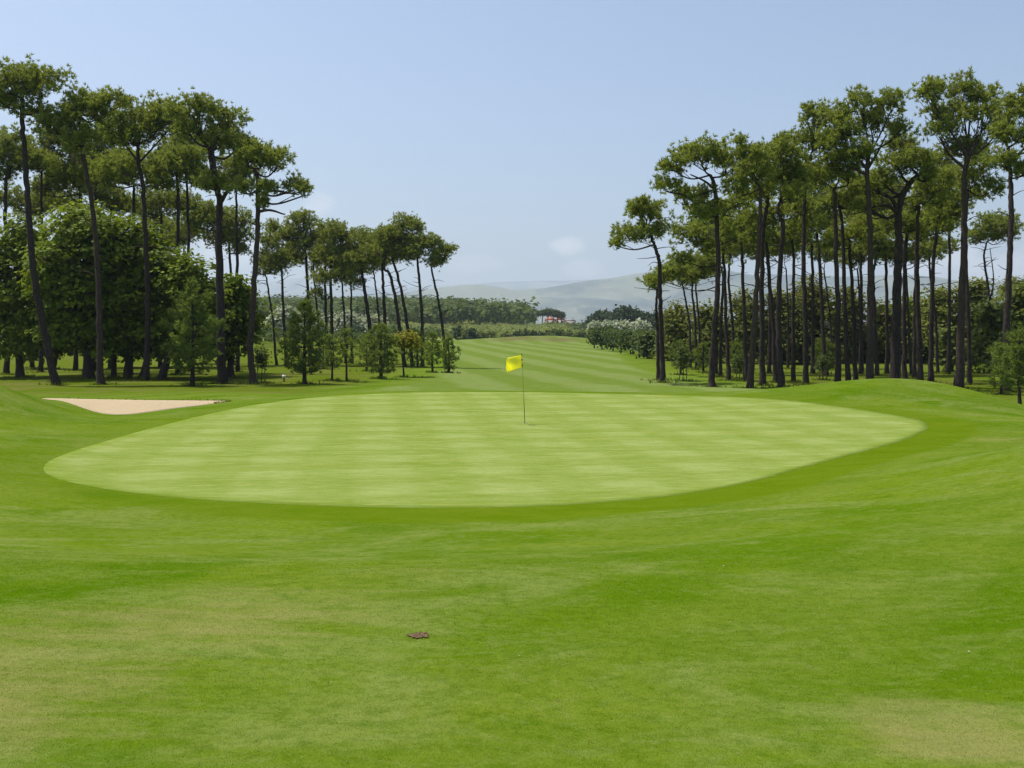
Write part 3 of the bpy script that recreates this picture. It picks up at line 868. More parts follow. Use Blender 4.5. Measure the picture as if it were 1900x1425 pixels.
broadleaf("small yellow-green leafy tree among the young pines", None, 82, 750, 4, [(753,628,20,14),(765,634,15,11),(740,635,12,10)], LEAF_YELLOW, .5, .2, 5, bark=BARK_BROAD)
sapling("thin staked sapling right of the last pine of the left row", 71, 485, 640, 16)

# ------------------------------------------------------------------ middle stand
GM = "pines of the middle stand"
MS = [
 ("left-most thin pine of the middle stand, stem bending left", 112, [(513,690),(508,600),(496,530),(492,505)], 6, [(502,500,25,24),(490,480,16,20)]),
 ("second pine of the middle stand from the left", 110, [(532,690),(528,600),(523,520),(520,480)], 8, [(528,482,30,24),(500,447,20,18)]),
 ("tallest pine at the left of the middle stand, dense dark top", 112, [(576,688),(574,600),(571,500),(566,440)], 10, [(560,412,30,19),(530,435,30,20),(572,448,30,22),(545,470,34,22),(505,425,18,14)]),
 ("slightly bent thin pine right of the tallest middle stand pine", 116, [(595,688),(590,590),(582,510),(581,470)], 6, [(602,442,28,24),(590,482,28,20)]),
 ("pine with a rounded high crown in the centre of the middle stand", 110, [(607,686),(606,600),(604,520),(606,460)], 8, [(622,433,32,22),(642,442,18,18),(612,470,28,18)]),
 ("pine of the middle stand with a long drooping low branch on its left", 109, [(617,688),(616,570),(614,500),(616,480)], 9, [(622,482,30,24),(604,515,24,17),(590,546,15,8),(640,510,26,16)]),
 ("thin straight pine in the middle of the middle stand", 118, [(642,686),(640,600),(635,530),(637,485)], 6, [(650,470,26,20),(635,495,20,14)]),
 ("thin upright pine left of the thick leaning pine", 118, [(654,686),(653,600),(652,520),(655,490)], 6, [(662,500,28,19),(655,525,18,9)]),
 ("thick pine leaning left in the right half of the middle stand", 109, [(692,684),(686,610),(677,540),(670,500),(669,465)], 11, [(672,447,28,22),(682,482,36,18),(655,470,20,16)]),
 ("thin leaning pine right of the thick leaning one", 117, [(706,684),(703,600),(697,540),(692,495)], 6, [(702,488,26,16),(690,450,16,16)]),
 ("thick straight pine near the right of the middle stand", 110, [(717,682),(714,600),(711,540),(708,480)], 11, [(717,452,25,22),(705,470,24,18)]),
 ("pine with a strongly curved trunk in the right part of the middle stand", 106, [(751,681),(744,620),(736,560),(726,512),(714,498),(718,475)], 10, [(742,468,30,18),(702,466,22,14),(722,440,22,16)]),
 ("leaning pine whose crown is the highest point of the middle stand", 107, [(766,677),(758,615),(749,560),(739,512),(729,478),(738,445)], 9, [(749,420,27,15),(735,441,30,17),(771,426,14,13),(760,447,26,14)]),
 ("straight slim pine second from the right end of the middle stand", 106, [(784,681),(783,600),(779,540),(774,485),(772,462)], 9, [(786,452,25,13),(801,458,17,11),(765,475,22,9)]),
 ("right-most pine of the middle stand leaning left over the fairway edge, wind-bent crown", 106, [(829,684),(822,615),(813,557),(804,516),(800,492)], 8, [(815,476,21,11),(832,464,11,8),(805,490,13,8)]),
]
for lb, d, tr, wp, bl in MS: pine(lb, GM, d, tr, wp, bl, .52, PINE_FAR, stubs=9)

# ------------------------------------------------------------------ right grove
GR = "tall pines of the right grove"
RS = [
 ("lone pine at the left end of the right grove with an umbrella crown", 72, [(1230,705),(1229,640),(1225,560),(1222,490),(1214,459),(1206,425)], 13, [(1200,398,38,22),(1167,438,36,15),(1216,428,28,17),(1140,452,12,8),(1190,385,20,12)], {}),
 ("thin pine touching the lone pine trunk, tiny low crown", 76, [(1222,697),(1220,620),(1218,560),(1222,520)], 9, [(1212,522,16,12),(1238,506,20,13),(1207,532,9,6)], {}),
 ("first thick pine of the right grove, wide crown jutting left", 66, [(1321,711),(1322,670),(1326,600),(1331,520),(1332,420),(1326,345),(1318,325)], 16, [(1295,290,48,22),(1245,312,32,13),(1345,300,30,24),(1290,362,40,16),(1235,350,24,13),(1312,395,30,18)], dict(forks=[[(1328,355),(1310,335),(1280,325)]])),
 ("slim pine just right of the first thick pine of the right grove", 77, [(1353,709),(1350,600),(1347,500),(1342,450)], 10, [(1280,440,40,20),(1312,460,32,20),(1265,480,20,13),(1340,425,26,18)], {}),
 ("thin back pine close behind the first thick pine, low spreading crown", 84, [(1337,696),(1337,600),(1340,520),(1335,490)], 8, [(1268,507,42,16),(1310,490,27,20),(1240,520,16,9)], {}),
 ("pine with a pale brown trunk leaning right, third in the front of the right grove", 64, [(1391,717),(1397,600),(1404,510),(1407,410),(1408,350)], 15, [(1400,322,44,28),(1370,350,30,20),(1372,268,11,15),(1390,290,30,18)], dict(bark=BARK_WARM)),
 ("straight pine just left of the pale brown leaning trunk", 74, [(1385,707),(1384,600),(1381,480),(1380,391)], 11, [(1385,372,34,24),(1350,390,26,20),(1380,420,30,16)], {}),
 ("dark straight pine right of the pale brown leaning trunk", 67, [(1415,714),(1415,600),(1415,450),(1424,380),(1426,330)], 14, [(1420,300,40,28),(1442,340,36,24),(1410,360,26,18)], {}),
 ("pine leaning left, its trunk crossing behind the dark straight pine", 72, [(1439,709),(1434,600),(1425,470),(1418,420)], 12, [(1410,412,40,20),(1440,395,30,20),(1400,445,26,14)], {}),
 ("sinuous thick pine near the middle left of the right grove", 65, [(1451,716),(1447,620),(1450,500),(1453,420),(1445,388),(1458,350)], 15, [(1450,292,36,26),(1476,322,36,24),(1448,262,20,14),(1462,365,32,16)], {}),
 ("thin wavy pine right of the sinuous thick pine", 75, [(1473,707),(1474,600),(1476,480),(1467,405)], 10, [(1480,382,35,20),(1500,410,28,18),(1470,430,26,16)], {}),
 ("straight even pine under the left shoulder of the high crowns", 68, [(1495,711),(1493,600),(1491,450),(1496,375),(1500,300)], 13, [(1515,222,36,25),(1492,262,28,22),(1530,270,30,20),(1500,320,34,22)], {}),
 ("back pine with bent top right of the straight even pine", 85, [(1533,702),(1528,600),(1522,480),(1518,430)], 11, [(1510,345,34,22),(1535,380,30,18),(1515,420,28,16)], {}),
 ("left one of two close thick trunks left of the pale central trunk", 66, [(1555,716),(1553,560),(1550,400),(1548,350)], 14, [(1552,302,34,24),(1530,332,30,20),(1575,320,26,18)], {}),
 ("right one of two close thick trunks left of the pale central trunk", 70, [(1574,716),(1569,560),(1565,430),(1562,380)], 12, [(1582,352,34,24),(1555,372,28,18),(1600,380,26,16)], {}),
 ("pine with raised side branches just left of the pale central trunk", 74, [(1587,712),(1584,600),(1580,480),(1577,440)], 11, [(1570,440,40,22),(1598,425,30,18),(1545,455,28,16)], {}),
 ("thin back pine seen left of the pale central trunk", 95, [(1600,698),(1598,600),(1592,500)], 7, [(1602,470,34,18),(1580,485,24,14)], {}),
 ("tall central pine with a pale straight trunk and forked spreading top", 65, [(1613,713),(1614,560),(1612,420),(1608,315),(1612,285)], 17, [(1560,217,30,25),(1600,196,24,24),(1650,196,30,25),(1620,226,35,18),(1560,250,40,18),(1667,240,25,15),(1535,262,24,14),(1590,285,40,14)], dict(forks=[[(1608,315),(1625,285),(1645,250)],[(1608,315),(1585,285),(1555,268)],[(1610,330),(1580,312),(1545,300)]], bark=BARK_WARM)),
 ("back pine just right of the pale central trunk", 88, [(1628,703),(1626,600),(1622,520),(1626,480)], 9, [(1630,450,38,22),(1655,470,26,16)], {}),
 ("thickest dark trunk of the right grove, behind the grassy mound, twisted top", 68, [(1660,713),(1665,560),(1670,460),(1668,395),(1680,352),(1700,326)], 24, [(1660,308,36,15),(1706,300,30,18),(1682,272,32,18),(1720,330,24,14),(1625,345,26,15),(1604,382,22,12),(1640,330,30,14)], dict(forks=[[(1668,395),(1650,370),(1632,352)],[(1668,395),(1640,382),(1612,386)]])),
 ("pine standing close against the right of the thickest dark trunk", 76, [(1678,713),(1679,600),(1681,480),(1690,410),(1694,390)], 12, [(1690,420,35,18),(1660,412,26,16),(1712,402,28,18)], {}),
 ("thin back pine behind the right side of the thickest dark trunk", 88, [(1692,705),(1686,600),(1682,500)], 7, [(1702,470,30,18),(1675,480,24,12)], {}),
 ("straight dark pine second right of the thickest trunk", 70, [(1709,712),(1706,560),(1702,430),(1702,380)], 13, [(1722,360,35,24),(1698,382,25,18),(1745,340,26,18)], {}),
 ("slim dark pine tucked left of the straight dark pine on the mound", 80, [(1697,709),(1697,560),(1699,450)], 9, [(1730,422,32,18),(1700,440,28,14)], {}),
 ("dark pine leaning right, left neighbour of the thick pale trunk behind the mound", 74, [(1727,712),(1730,560),(1733,470),(1740,400)], 12, [(1752,372,35,22),(1750,420,30,18),(1775,395,26,16)], {}),
 ("thin back pine with a crooked stem in the gap before the thick pale trunk", 92, [(1740,701),(1737,600),(1724,490),(1727,455)], 7, [(1746,460,30,16),(1720,470,22,12)], dict(stubs=14)),
 ("tallest pine of the right grove, thick pale trunk behind the mound", 64, [(1779,728),(1783,560),(1784,430),(1780,335),(1782,295)], 20, [(1720,176,29,25),(1790,166,34,25),(1830,181,26,23),(1760,212,40,20),(1812,216,35,20),(1740,242,32,17),(1790,276,42,15),(1850,240,22,16)], dict(bark=BARK_WARM, forks=[[(1782,310),(1765,285),(1742,255)],[(1782,310),(1800,265),(1806,220)]])),
 ("slim pine just right of the tallest pine of the right grove", 72, [(1799,723),(1796,600),(1793,450),(1800,350)], 11, [(1822,302,35,24),(1838,350,26,16),(1800,330,26,16)], {}),
 ("pine at the right picture edge with a leaning trunk and litter at its foot", 60, [(1868,738),(1872,600),(1878,500),(1885,400),(1888,330),(1882,270)], 18, [(1880,207,30,23),(1908,192,30,25),(1872,252,35,19),(1912,262,30,20),(1862,302,22,13),(1900,320,28,16)], dict(forks=[[(1885,300),(1905,270),(1930,250)]])),
 ("thin far pine with many dead stubs near the right edge, forked low", 100, [(1837,690),(1835,560),(1827,480),(1833,448)], 7, [(1842,420,38,18),(1815,440,24,12),(1865,440,22,10)], dict(stubs=22, forks=[[(1835,560),(1845,520),(1841,460)]])),
 ("far thin pine right of the lone pine, first of three slim stems", 105, [(1281,684),(1280,600),(1270,540),(1266,520)], 6, [(1268,520,22,10),(1290,512,20,11)], dict(stubs=10)),
 ("far thin pine right of the lone pine, second of three slim stems", 102, [(1292,688),(1290,600),(1284,540),(1289,508)], 7, [(1300,508,24,13),(1280,498,18,11)], dict(stubs=10)),
 ("far thin pine right of the lone pine, third of three slim stems", 107, [(1298,682),(1297,600),(1292,530),(1296,500)], 6, [(1312,505,22,12)], dict(stubs=10)),
 ("far slim pine left of the straight pine by the pale brown leaning trunk", 96, [(1363,690),(1360,600),(1352,520),(1355,470)], 8, [(1350,465,34,18),(1375,450,28,18)], dict(stubs=10)),
 ("far thin pine in the gap right of the straight even pine", 104, [(1545,690),(1542,600),(1530,500)], 6, [(1535,470,30,14),(1510,462,24,12)], dict(stubs=12)),
 ("far thin pine left of the thin wavy pine, only its lower stem clear", 104, [(1462,690),(1462,600),(1460,500)], 6, [(1455,465,30,14),(1430,470,22,10)], dict(stubs=12)),
]
for lb, d, tr, wp, bl, kw in RS:
    pine(lb, GR, d, tr, wp, bl, .52 if d < 80 else .46, PINE if d < 80 else PINE_FAR, **kw)

for lb, tr, bl in [
 ("back pine behind the first thick pine of the right grove, crown in the second layer", [(1328,692),(1330,560),(1331,470),(1330,430)], [(1325,418,36,20),(1300,400,28,16),(1350,445,30,16)]),
 ("back pine of the second layer between the dark straight and the sinuous thick pine", [(1428,692),(1428,560),(1427,480),(1425,440)], [(1425,440,36,18),(1400,470,30,14),(1455,455,28,14)]),
 ("back pine of the second layer right of the straight even pine", [(1508,692),(1508,560),(1506,460),(1505,400)], [(1500,385,34,20),(1530,410,30,18),(1480,440,28,14)]),
 ("back pine of the second layer just left of the pale central trunk", [(1597,692),(1597,560),(1596,450),(1595,390)], [(1600,350,34,20),(1585,400,32,18),(1625,390,30,18)]),
 ("back pine of the second layer right of the pale central trunk", [(1646,692),(1646,560),(1645,460),(1645,400)], [(1645,385,34,20),(1660,355,30,18),(1630,430,30,14)]),
 ("back pine of the second layer left of the tallest pine of the right grove", [(1760,694),(1761,560),(1763,440),(1765,370)], [(1765,330,34,20),(1750,300,30,18),(1785,365,30,18),(1740,395,28,16)])]:
    pine(lb, GR, 90, tr, 9, bl, .48, PINE_FAR)
GH = "broadleaf trees behind the right grove"
for lb, d, base, bl, mt, tone in [
 ("brownish broadleaf tree at the left end of the row behind the right grove", 128, 1262, [(1262,602,30,36),(1250,640,24,28),(1275,640,26,30)], LEAF_RUST, .5),
 ("brownish green broadleaf tree behind the first thick pine of the right grove", 122, 1318, [(1318,600,34,46),(1300,645,30,30),(1335,640,32,34)], LEAF_RUST, .45),
 ("olive broadleaf tree behind the pale brown leaning trunk", 120, 1388, [(1388,590,36,52),(1370,640,34,36),(1410,635,34,40)], LEAF_RUST, .42),
 ("olive broadleaf tree behind the sinuous thick pine", 118, 1450, [(1450,585,36,56),(1435,640,36,38),(1470,640,32,38)], LEAF_RUST, .42),
 ("rounded olive tree behind the straight even pine", 120, 1515, [(1512,575,38,58),(1500,640,36,40),(1535,635,34,42)], LEAF_RUST, .48),
 ("dark broadleaf tree behind the two close thick trunks", 118, 1570, [(1572,590,36,56),(1560,645,36,36),(1595,640,32,38)], LEAF_RUST, .36),
 ("dark broadleaf tree behind the pale central trunk", 120, 1635, [(1640,595,38,58),(1620,645,36,36),(1660,640,34,38)], LEAF_RUST, .36),
 ("dark broadleaf tree behind the thickest dark trunk", 118, 1700, [(1702,590,36,54),(1690,645,36,36),(1725,640,32,38)], LEAF, .32),
 ("tall rounded green tree seen in the gap left of the thick pale trunk", 112, 1752, [(1752,560,32,44),(1740,610,34,50),(1770,630,32,46)], LEAF_RUST, .55),
 ("pale leaved tree lit by the sun just left of the thick pale trunk", 96, 1765, [(1764,632,16,32),(1755,655,14,20)], LEAF_PALE, .5),
 ("rusty green tree in the gap right of the thick pale trunk", 112, 1808, [(1810,570,30,46),(1800,630,32,46)], LEAF_RUST, .55),
 ("pale green leafy tree left of the pine at the right picture edge", 92, 1842, [(1845,590,28,40),(1830,640,32,44),(1862,645,26,40)], LEAF_PALE, .36),
 ("broad leafy tree at the right picture edge behind the leaning trunk", 94, 1900, [(1895,580,32,50),(1915,630,36,56),(1885,650,28,40)], LEAF_PALE, .36),
 ("brown topped tree peeping over the others at the right picture edge", 125, 1890, [(1888,540,28,26),(1905,570,30,40)], LEAF_RUST, .6)]:
    broadleaf(lb, GH, d, base, 9, [(q[0], q[1]+((i_*37) % 29)-12, q[2], q[3]) for i_, q in enumerate(bl, base % 11)], mt, tone, .38, 1.3, 17)

GYR = "young trees along the right grove"
young_pine("young pine at the right picture edge in front of the leaning trunk", GYR, 52, 1893, 602, 46, .3, .45, 7, dens=1.1)
young_pine("small young pine left of the leaning trunk at the right edge", GYR, 58, 1858, 640, 30, .2, .45, 5, dens=1.0)
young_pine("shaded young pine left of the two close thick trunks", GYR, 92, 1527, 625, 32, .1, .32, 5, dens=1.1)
young_pine("small fuzzy young tree below the slim far stems of the right grove", GYR, 88, 1262, 632, 26, .2, .5, 4, dens=.9)
young_pine("small young pine between the first thick pine and the slim far stems", GYR, 94, 1305, 630, 20, .15, .42, 4, dens=.9)
young_pine("small young pine behind the slim pine right of the first thick pine", GYR, 92, 1366, 630, 20, .15, .42, 4, dens=.9)
sapling("thin staked sapling between the lone pine and the first thick pine", 74, 1267, 640, 15)
sapling("thin staked sapling right of the first thick pine of the right grove", 78, 1372, 655, 11)
sapling("thin staked sapling left of the two close thick trunks", 78, 1526, 660, 12)

# ------------------------------------------------------------------ trees along the fairway and beyond
GF = "rounded trees along the right side of the fairway"
for lb, d, base, bl in [
 ("first small tree of the fairway hedge, nearest the far end of the fairway", 205, 1103, [(1103,624,11,15)]),
 ("dark tree with visible stem near the left end of the fairway hedge", 192, 1117, [(1113,622,13,15),(1124,628,11,12)]),
 ("rounded mid green tree third in the fairway hedge", 180, 1137, [(1137,627,14,17)]),
 ("lighter rounded tree fourth in the fairway hedge", 172, 1153, [(1152,630,13,15)]),
 ("tree with a low round crown in the middle of the fairway hedge", 160, 1171, [(1170,634,15,16),(1163,628,11,12)]),
 ("bright small tree right of the middle of the fairway hedge", 152, 1187, [(1187,634,13,17)]),
 ("tallest tree of the fairway hedge, touching the lone pine trunk", 138, 1204, [(1204,632,15,24),(1198,648,13,14)]),
 ("tree of the fairway hedge just right of the lone pine trunk", 132, 1240, [(1242,632,16,24),(1232,650,14,15)]),
 ("small tree closing the gap right of the lone pine trunk", 140, 1256, [(1256,640,14,22)])]:
    broadleaf(lb, GF, d, base, 3, bl, LEAF_FAR, .5, .42, 2.4, 7)
GS = "silvery white flowering bushes"
for lb, d, bl in [
 ("left-most silvery white bush above the fairway hedge", 240, [(1106,606,13,6)]),
 ("second silvery white bush from the left above the fairway hedge", 240, [(1130,604,13,6)]),
 ("third silvery white bush from the left above the fairway hedge", 238, [(1157,603,14,7)]),
 ("right-most silvery white bush above the fairway hedge", 235, [(1188,604,16,7)]),
 ("silvery white bush seen between the first trunks of the middle stand", 190, [(532,585,20,14),(520,594,20,10)]),
 ("silvery white bush seen behind the dark young pine", 200, [(578,590,24,11)]),
 ("silvery white bush seen behind the thin upright pine of the middle stand", 205, [(645,592,26,11)]),
 ("silvery white bush seen behind the thick straight pine of the middle stand", 205, [(690,596,22,9)])]:
    broadleaf(lb, GS, d, bl[0][0], 3, bl + [(bl[0][0], bl[0][1]+bl[0][3]*1.3, bl[0][2]*.95, bl[0][3])], SILVER, .5, .5, 2.0, 6, "silvery_bush", "bush", odd=.1)
GN = "small clipped trees at the end of the fairway"
for lb, base, top, hw, mt in [
 ("dark upright tree beside the left wood at the far end of the fairway", 851, 606, 8, LEAF_DARK),
 ("dark pointed tree left of the low hedge at the far end of the fairway", 876, 609, 6, LEAF_DARK),
 ("paler tree between two dark ones left of the low far hedge", 864, 612, 7, OLIVE),
 ("left-most rounded bush of the low hedge at the far end of the fairway", 891, 617, 9, OLIVE),
 ("second rounded bush of the low hedge at the far end of the fairway", 906, 616, 9, OLIVE),
 ("third rounded bush of the low hedge at the far end of the fairway", 921, 618, 9, OLIVE),
 ("right-most rounded bush of the low hedge at the far end of the fairway", 938, 617, 10, OLIVE),
 ("small round tree right of the low hedge, left-most of four in a row", 958, 617, 6, LEAF_DARK),
 ("narrow dark tree, second of four in a row at the end of the fairway", 974, 616, 5, LEAF_DARK),
 ("narrow dark tree, third of four in a row at the end of the fairway", 983, 616, 4, LEAF_DARK),
 ("narrow dark tree, fourth of four in a row at the end of the fairway", 992, 615, 5, LEAF_DARK),
 ("little tree standing alone left of the far grassy hump", 1004, 618, 4, LEAF_DARK),
 ("round bush above the far grassy hump", 1036, 615, 9, LEAF_FAR),
 ("round bush right of the far grassy hump", 1056, 617, 8, LEAF_FAR),
 ("wide low bush between the far hump and the fairway hedge", 1080, 617, 12, LEAF_FAR),
 ("small pale bush behind the far grassy hump", 1020, 612, 8, OLIVE)]:
    d = 318 + (base % 7)*2
    broadleaf(lb, GN, d, base, 2, [(base, (top+631)/2, hw, (631-top)/2+1)], mt, .5, .6, 1.6, 8, "clipped_tree", "tree", lump=.2)
GD = "dark trees on the far skyline right of the gap"
for lb, base, bl in [
 ("domed dark tree on the skyline above the white bushes", 1160, [(1158,584,18,12),(1172,588,20,10),(1148,590,14,9)]),
 ("lower dark tree on the skyline left of the domed dark tree", 1120, [(1122,592,20,8),(1104,597,14,7)]),
 ("flat dark tree on the skyline right of the domed dark tree", 1198, [(1200,595,22,8),(1220,596,20,10)])]:
    broadleaf(lb, GD, 430, base, 5, bl + [(base, 604, 30, 10)], LEAF_DARK, .5, 1.0, 1.2, 7)
GU = "far umbrella pines beside the red roofed houses"
for lb, base, top, hw in [
 ("left-most far umbrella pine at the end of the wooded hill", 1006, 574, 10), ("second far umbrella pine at the end of the wooded hill", 1016, 572, 9),
 ("third far umbrella pine standing before the red roofs", 1026, 574, 8), ("fourth far umbrella pine standing before the red roofs", 1034, 575, 8),
 ("right-most far umbrella pine leaning over the red roofs", 1041, 578, 6)]:
    d = 640; rng = next_rng(); s = d/F; bx = X(base, d); bz = gz(bx, d)
    r = thing("umbrella_pine", (bx, d, bz), lb, "pine tree", GU); org = np.array([bx, d, bz])
    mb = MB(); mb.tube(catmull([(bx, d, bz-.3), (bx+.2, d, (bz+Z(top, d))/2), (bx+rng.normal(0, .4), d, Z(top+5, d))], 5), np.linspace(.35, .2, 11), 7)
    mb.build("trunk", BARK, r, True, org)
    n = 420; u = norm(rng.standard_normal((n, 3))); u[:, 2] = np.abs(u[:, 2])*1.0-.25
    pos = np.array([bx, d, Z(top+8, d)])+u*np.array([hw*s, hw*s, 6.5*s])*rng.uniform(.6, 1, (n, 1))
    v, t = leaves(pos, norm(u+np.array([0, 0, .8])), np.full(n, .9), np.clip(rng.normal(.45, .15, n), 0, .9), rng, 4, rad=.7)
    mesh_obj("crown", v-org, quads_of(len(v)//4), LEAF_FAR, r, False, {"tint": t})

# low olive scrub field and the far wooded hill: masses nobody could count
def mass(name, label, pts, hgt, rad, mat, leaf, per, seed, cat):
    r = np.random.default_rng(seed); n = len(pts)
    z = height(pts[:, 0], pts[:, 1])
    hh = hgt*r.uniform(.75, 1.2, n); rr = rad*r.uniform(.7, 1.3, n)
    c = np.column_stack([pts, z+hh*.48])
    tone = np.clip(r.normal(.45, .17, n), .05, .9)
    P = np.repeat(np.arange(n), per)
    u = norm(r.standard_normal((len(P), 3))); u[:, 2] = np.where(u[:, 2] < -.3, -u[:, 2], u[:, 2])
    sc = np.column_stack([rr, rr, hh*.55])[P]
    pos = c[P]+u*sc*r.uniform(.75, 1.05, (len(P), 1))
    v, t = leaves(pos, norm(u+np.array([0, 0, .6])), np.full(len(P), leaf), np.clip(tone[P]+r.normal(0, .08, len(P)), 0, .92), r, 1, jitter=.3, rad=leaf*.2)
    o = mesh_obj(name, v, quads_of(len(v)//4), mat, None, False, {"tint": t})
    return tag(o, label, cat, None, "stuff")
r_ = np.random.default_rng(77)
pts = np.column_stack([r_.uniform(-420, 45, 5200), r_.uniform(455, 860, 5200)])
pts = pts[pts[:, 0] < 6 + (pts[:, 1]-455)*.022 + 3*np.sin(pts[:, 1]*.03)]
mass("forest", "dense dark wood covering the low hill behind the left trees", pts, 11.5, 4.6, LEAF_FAR, 2.5, 24, 78, "forest")
pts = np.column_stack([r_.uniform(-75, 22, 420), r_.uniform(365, 460, 420)])
mass("scrub", "pale olive scrub in front of the wooded hill", pts, 2.6, 2.4, OLIVE, .9, 40, 79, "scrub")
pts = np.column_stack([r_.uniform(16, 150, 320), r_.uniform(430, 600, 320)])
mass("scrub", "far green hedges and scrub below the red roofed houses", pts, 2.2, 2.6, LEAF_FAR, 1.0, 34, 80, "scrub")
pts = np.column_stack([r_.uniform(-120, -22, 260), r_.uniform(215, 330, 260)])
mass("undergrowth", "green undergrowth far behind the middle stand", pts, 4.0, 2.6, LEAF_FAR, .9, 60, 81, "undergrowth")

# ------------------------------------------------------------------ far houses
WALL = simple_mat("pale_render", (.55, .45, .38), .8, .4, 0, (.48, .38, .32))
ROOF = simple_mat("red_roof_tiles", (.42, .13, .075), .8, .6, 0, (.33, .10, .06))
SLATE = simple_mat("grey_roof", (.20, .20, .21), .8, .5, 0, (.15, .15, .16))
PANE = simple_mat("window_pane", (.04, .05, .06), .2)
def house(label, px0, px1, d, h_eave, h_top, roofm, depth=9):
    x0, x1 = X(px0, d), X(px1, d); zb = gz((x0+x1)/2, d)-.5; ze = Z(h_eave, d); zt = Z(h_top, d)
    org = np.array([(x0+x1)/2, d, zb])
    r = thing("house", tuple(org), label, "house", "far houses at the foot of the hills")
    mb = MB(); mb.box((x0, d, zb), (x1, d+depth, ze)); mb.build("wall", WALL, r, False, org)
    mb = MB(); e = .5; ym = d+depth/2
    mb.add([(x0-e, d-e, ze+.01), (x1+e, d-e, ze+.01), (x1+e, d+depth+e, ze+.01), (x0-e, d+depth+e, ze+.01), (x0+1.5, ym, zt), (x1-1.5, ym, zt)],
           [(0, 1, 5, 4), (2, 3, 4, 5), (0, 3, 2, 1)], [(0, 4, 3), (1, 2, 5)])
    ro = mb.build("roof", roofm, r, False, org)
    cx = x0+(x1-x0)*.7
    mb = MB(); mb.box((cx-.4, ym-.4, zt-.8), (cx+.4, ym+.4, zt+.9)); mb.build("chimney", WALL, ro, False, org)
    n = max(2, int((x1-x0)/3))
    for k in range(n):
        cx = x0+(x1-x0)*(k+.5)/n
        mb = MB(); mb.box((cx-.5, d-.05, ze-1.9), (cx+.5, d-.01, ze-.6)); mb.build("window", PANE, r, False, org)
house("red roofed pink house left of the others below the far umbrella pines", 1012, 1030, 690, 594, 588, ROOF)
house("red roofed house with the highest roof right of the umbrella pines", 1031, 1048, 700, 594, 587, ROOF)
house("grey roofed house at the right end of the far houses", 1049, 1068, 710, 596, 591, SLATE)

# ------------------------------------------------------------------ flag, hole, divot, marker
YEL = simple_mat("yellow_pole", (.45, .36, .03), .4)
DARKP = simple_mat("dark_pole_section", (.07, .08, .02), .5)
BLACK = simple_mat("black_ring", (.015, .015, .015), .4)
m_, nt_, o_ = new_mat("flag_cloth"); t_ = NT(nt_)
b_ = t_.n("ShaderNodeBsdfPrincipled"); b_.inputs['Base Color'].default_value = (.92, .88, .09, 1); b_.inputs['Roughness'].default_value = .55
tr_ = t_.n("ShaderNodeBsdfTranslucent"); tr_.inputs[0].default_value = (1.0, .97, .14, 1)
mx_ = t_.n("ShaderNodeMixShader"); mx_.inputs[0].default_value = .6
t_.l(b_.outputs[0], mx_.inputs[1]); t_.l(tr_.outputs[0], mx_.inputs[2]); t_.l(mx_.outputs[0], o_.inputs[0])
FLAG = m_
fd = 31.0; fx = X(974, fd); fz = gz(fx, fd)+.014
root = thing("flagstick", (fx, fd, fz), "yellow flag on a thin flagstick standing in the hole", "flagstick")
org = np.array([fx, fd, fz])
tilt = np.array([X(968, fd)-fx, 0, Z(657, fd)-fz])
def on_pole(t): return org+tilt*t
mb = MB(); mb.tube([on_pole(0)-np.array([0, 0, .1]), on_pole(.2), on_pole(.42)], [.010]*3, 8); mb.build("lower_pole", DARKP, root, True, org)
mb = MB(); mb.tube([on_pole(.42), on_pole(.7), on_pole(1.0)], [.009, .008, .008], 8); mb.build("upper_pole", YEL, root, True, org)
for t in (.835, .92, .992):
    mb = MB(); mb.tube([on_pole(t-.012), on_pole(t+.012)], [.017, .017], 10); mb.build("ring", BLACK, root, True, org)
nu, nv = 26, 16
U_, V_ = np.meshgrid(np.linspace(0, 1, nu), np.linspace(0, 1, nv), indexing='ij')
Lf, Hf = .52, .385
px_ = -(U_*Lf - .07*U_**3*(1-abs(V_-.45)))
pz_ = -V_*Hf*(1+.04*U_) - U_*.10 - .10*U_**2*(.4-V_)*-.6
px_ = px_*(1-.16*np.abs(2*V_-1)**3*U_)
py_ = .11*np.sin(U_*5.2+V_*2.2)*U_**.7 + .05*np.sin(V_*6+U_*3)*U_
topP = on_pole(.985)
FV = np.stack([topP[0]+px_-.012+tilt[0]*-.17*V_*0, topP[1]+py_, topP[2]+pz_], -1).reshape(-1, 3)
FV[:, 1] -= .34*(U_*Lf).reshape(-1)
FV[:, 0] += (tilt[0]/tilt[2])*(pz_.reshape(-1))*(1-U_.reshape(-1))
ii = np.arange(nu*nv).reshape(nu, nv)
fq = np.stack([ii[:-1, :-1], ii[1:, :-1], ii[1:, 1:], ii[:-1, 1:]], -1).reshape(-1, 4)
fo = mesh_obj("flag", FV-org, fq, FLAG, root, True)
sm = fo.modifiers.new("thickness", 'SOLIDIFY'); sm.thickness = .002
a = np.linspace(0, 2*np.pi, 20, endpoint=False)
mb = MB()
V = np.vstack([np.column_stack([fx+.054*np.cos(a), fd+.054*np.sin(a), np.full(20, fz+.006)]), np.column_stack([fx+.054*np.cos(a), fd+.054*np.sin(a), np.full(20, fz-.1)])])
k = np.arange(20); mb.add(V, np.column_stack([k, np.roll(k, -1), 20+np.roll(k, -1), 20+k]))
hole = mb.build("hole_cup", simple_mat("cup_liner", (.6, .6, .58), .5), None, True)
hole.location = (0, 0, 0)
tag(hole, "white rimmed hole in the green at the foot of the flagstick", "golf hole")

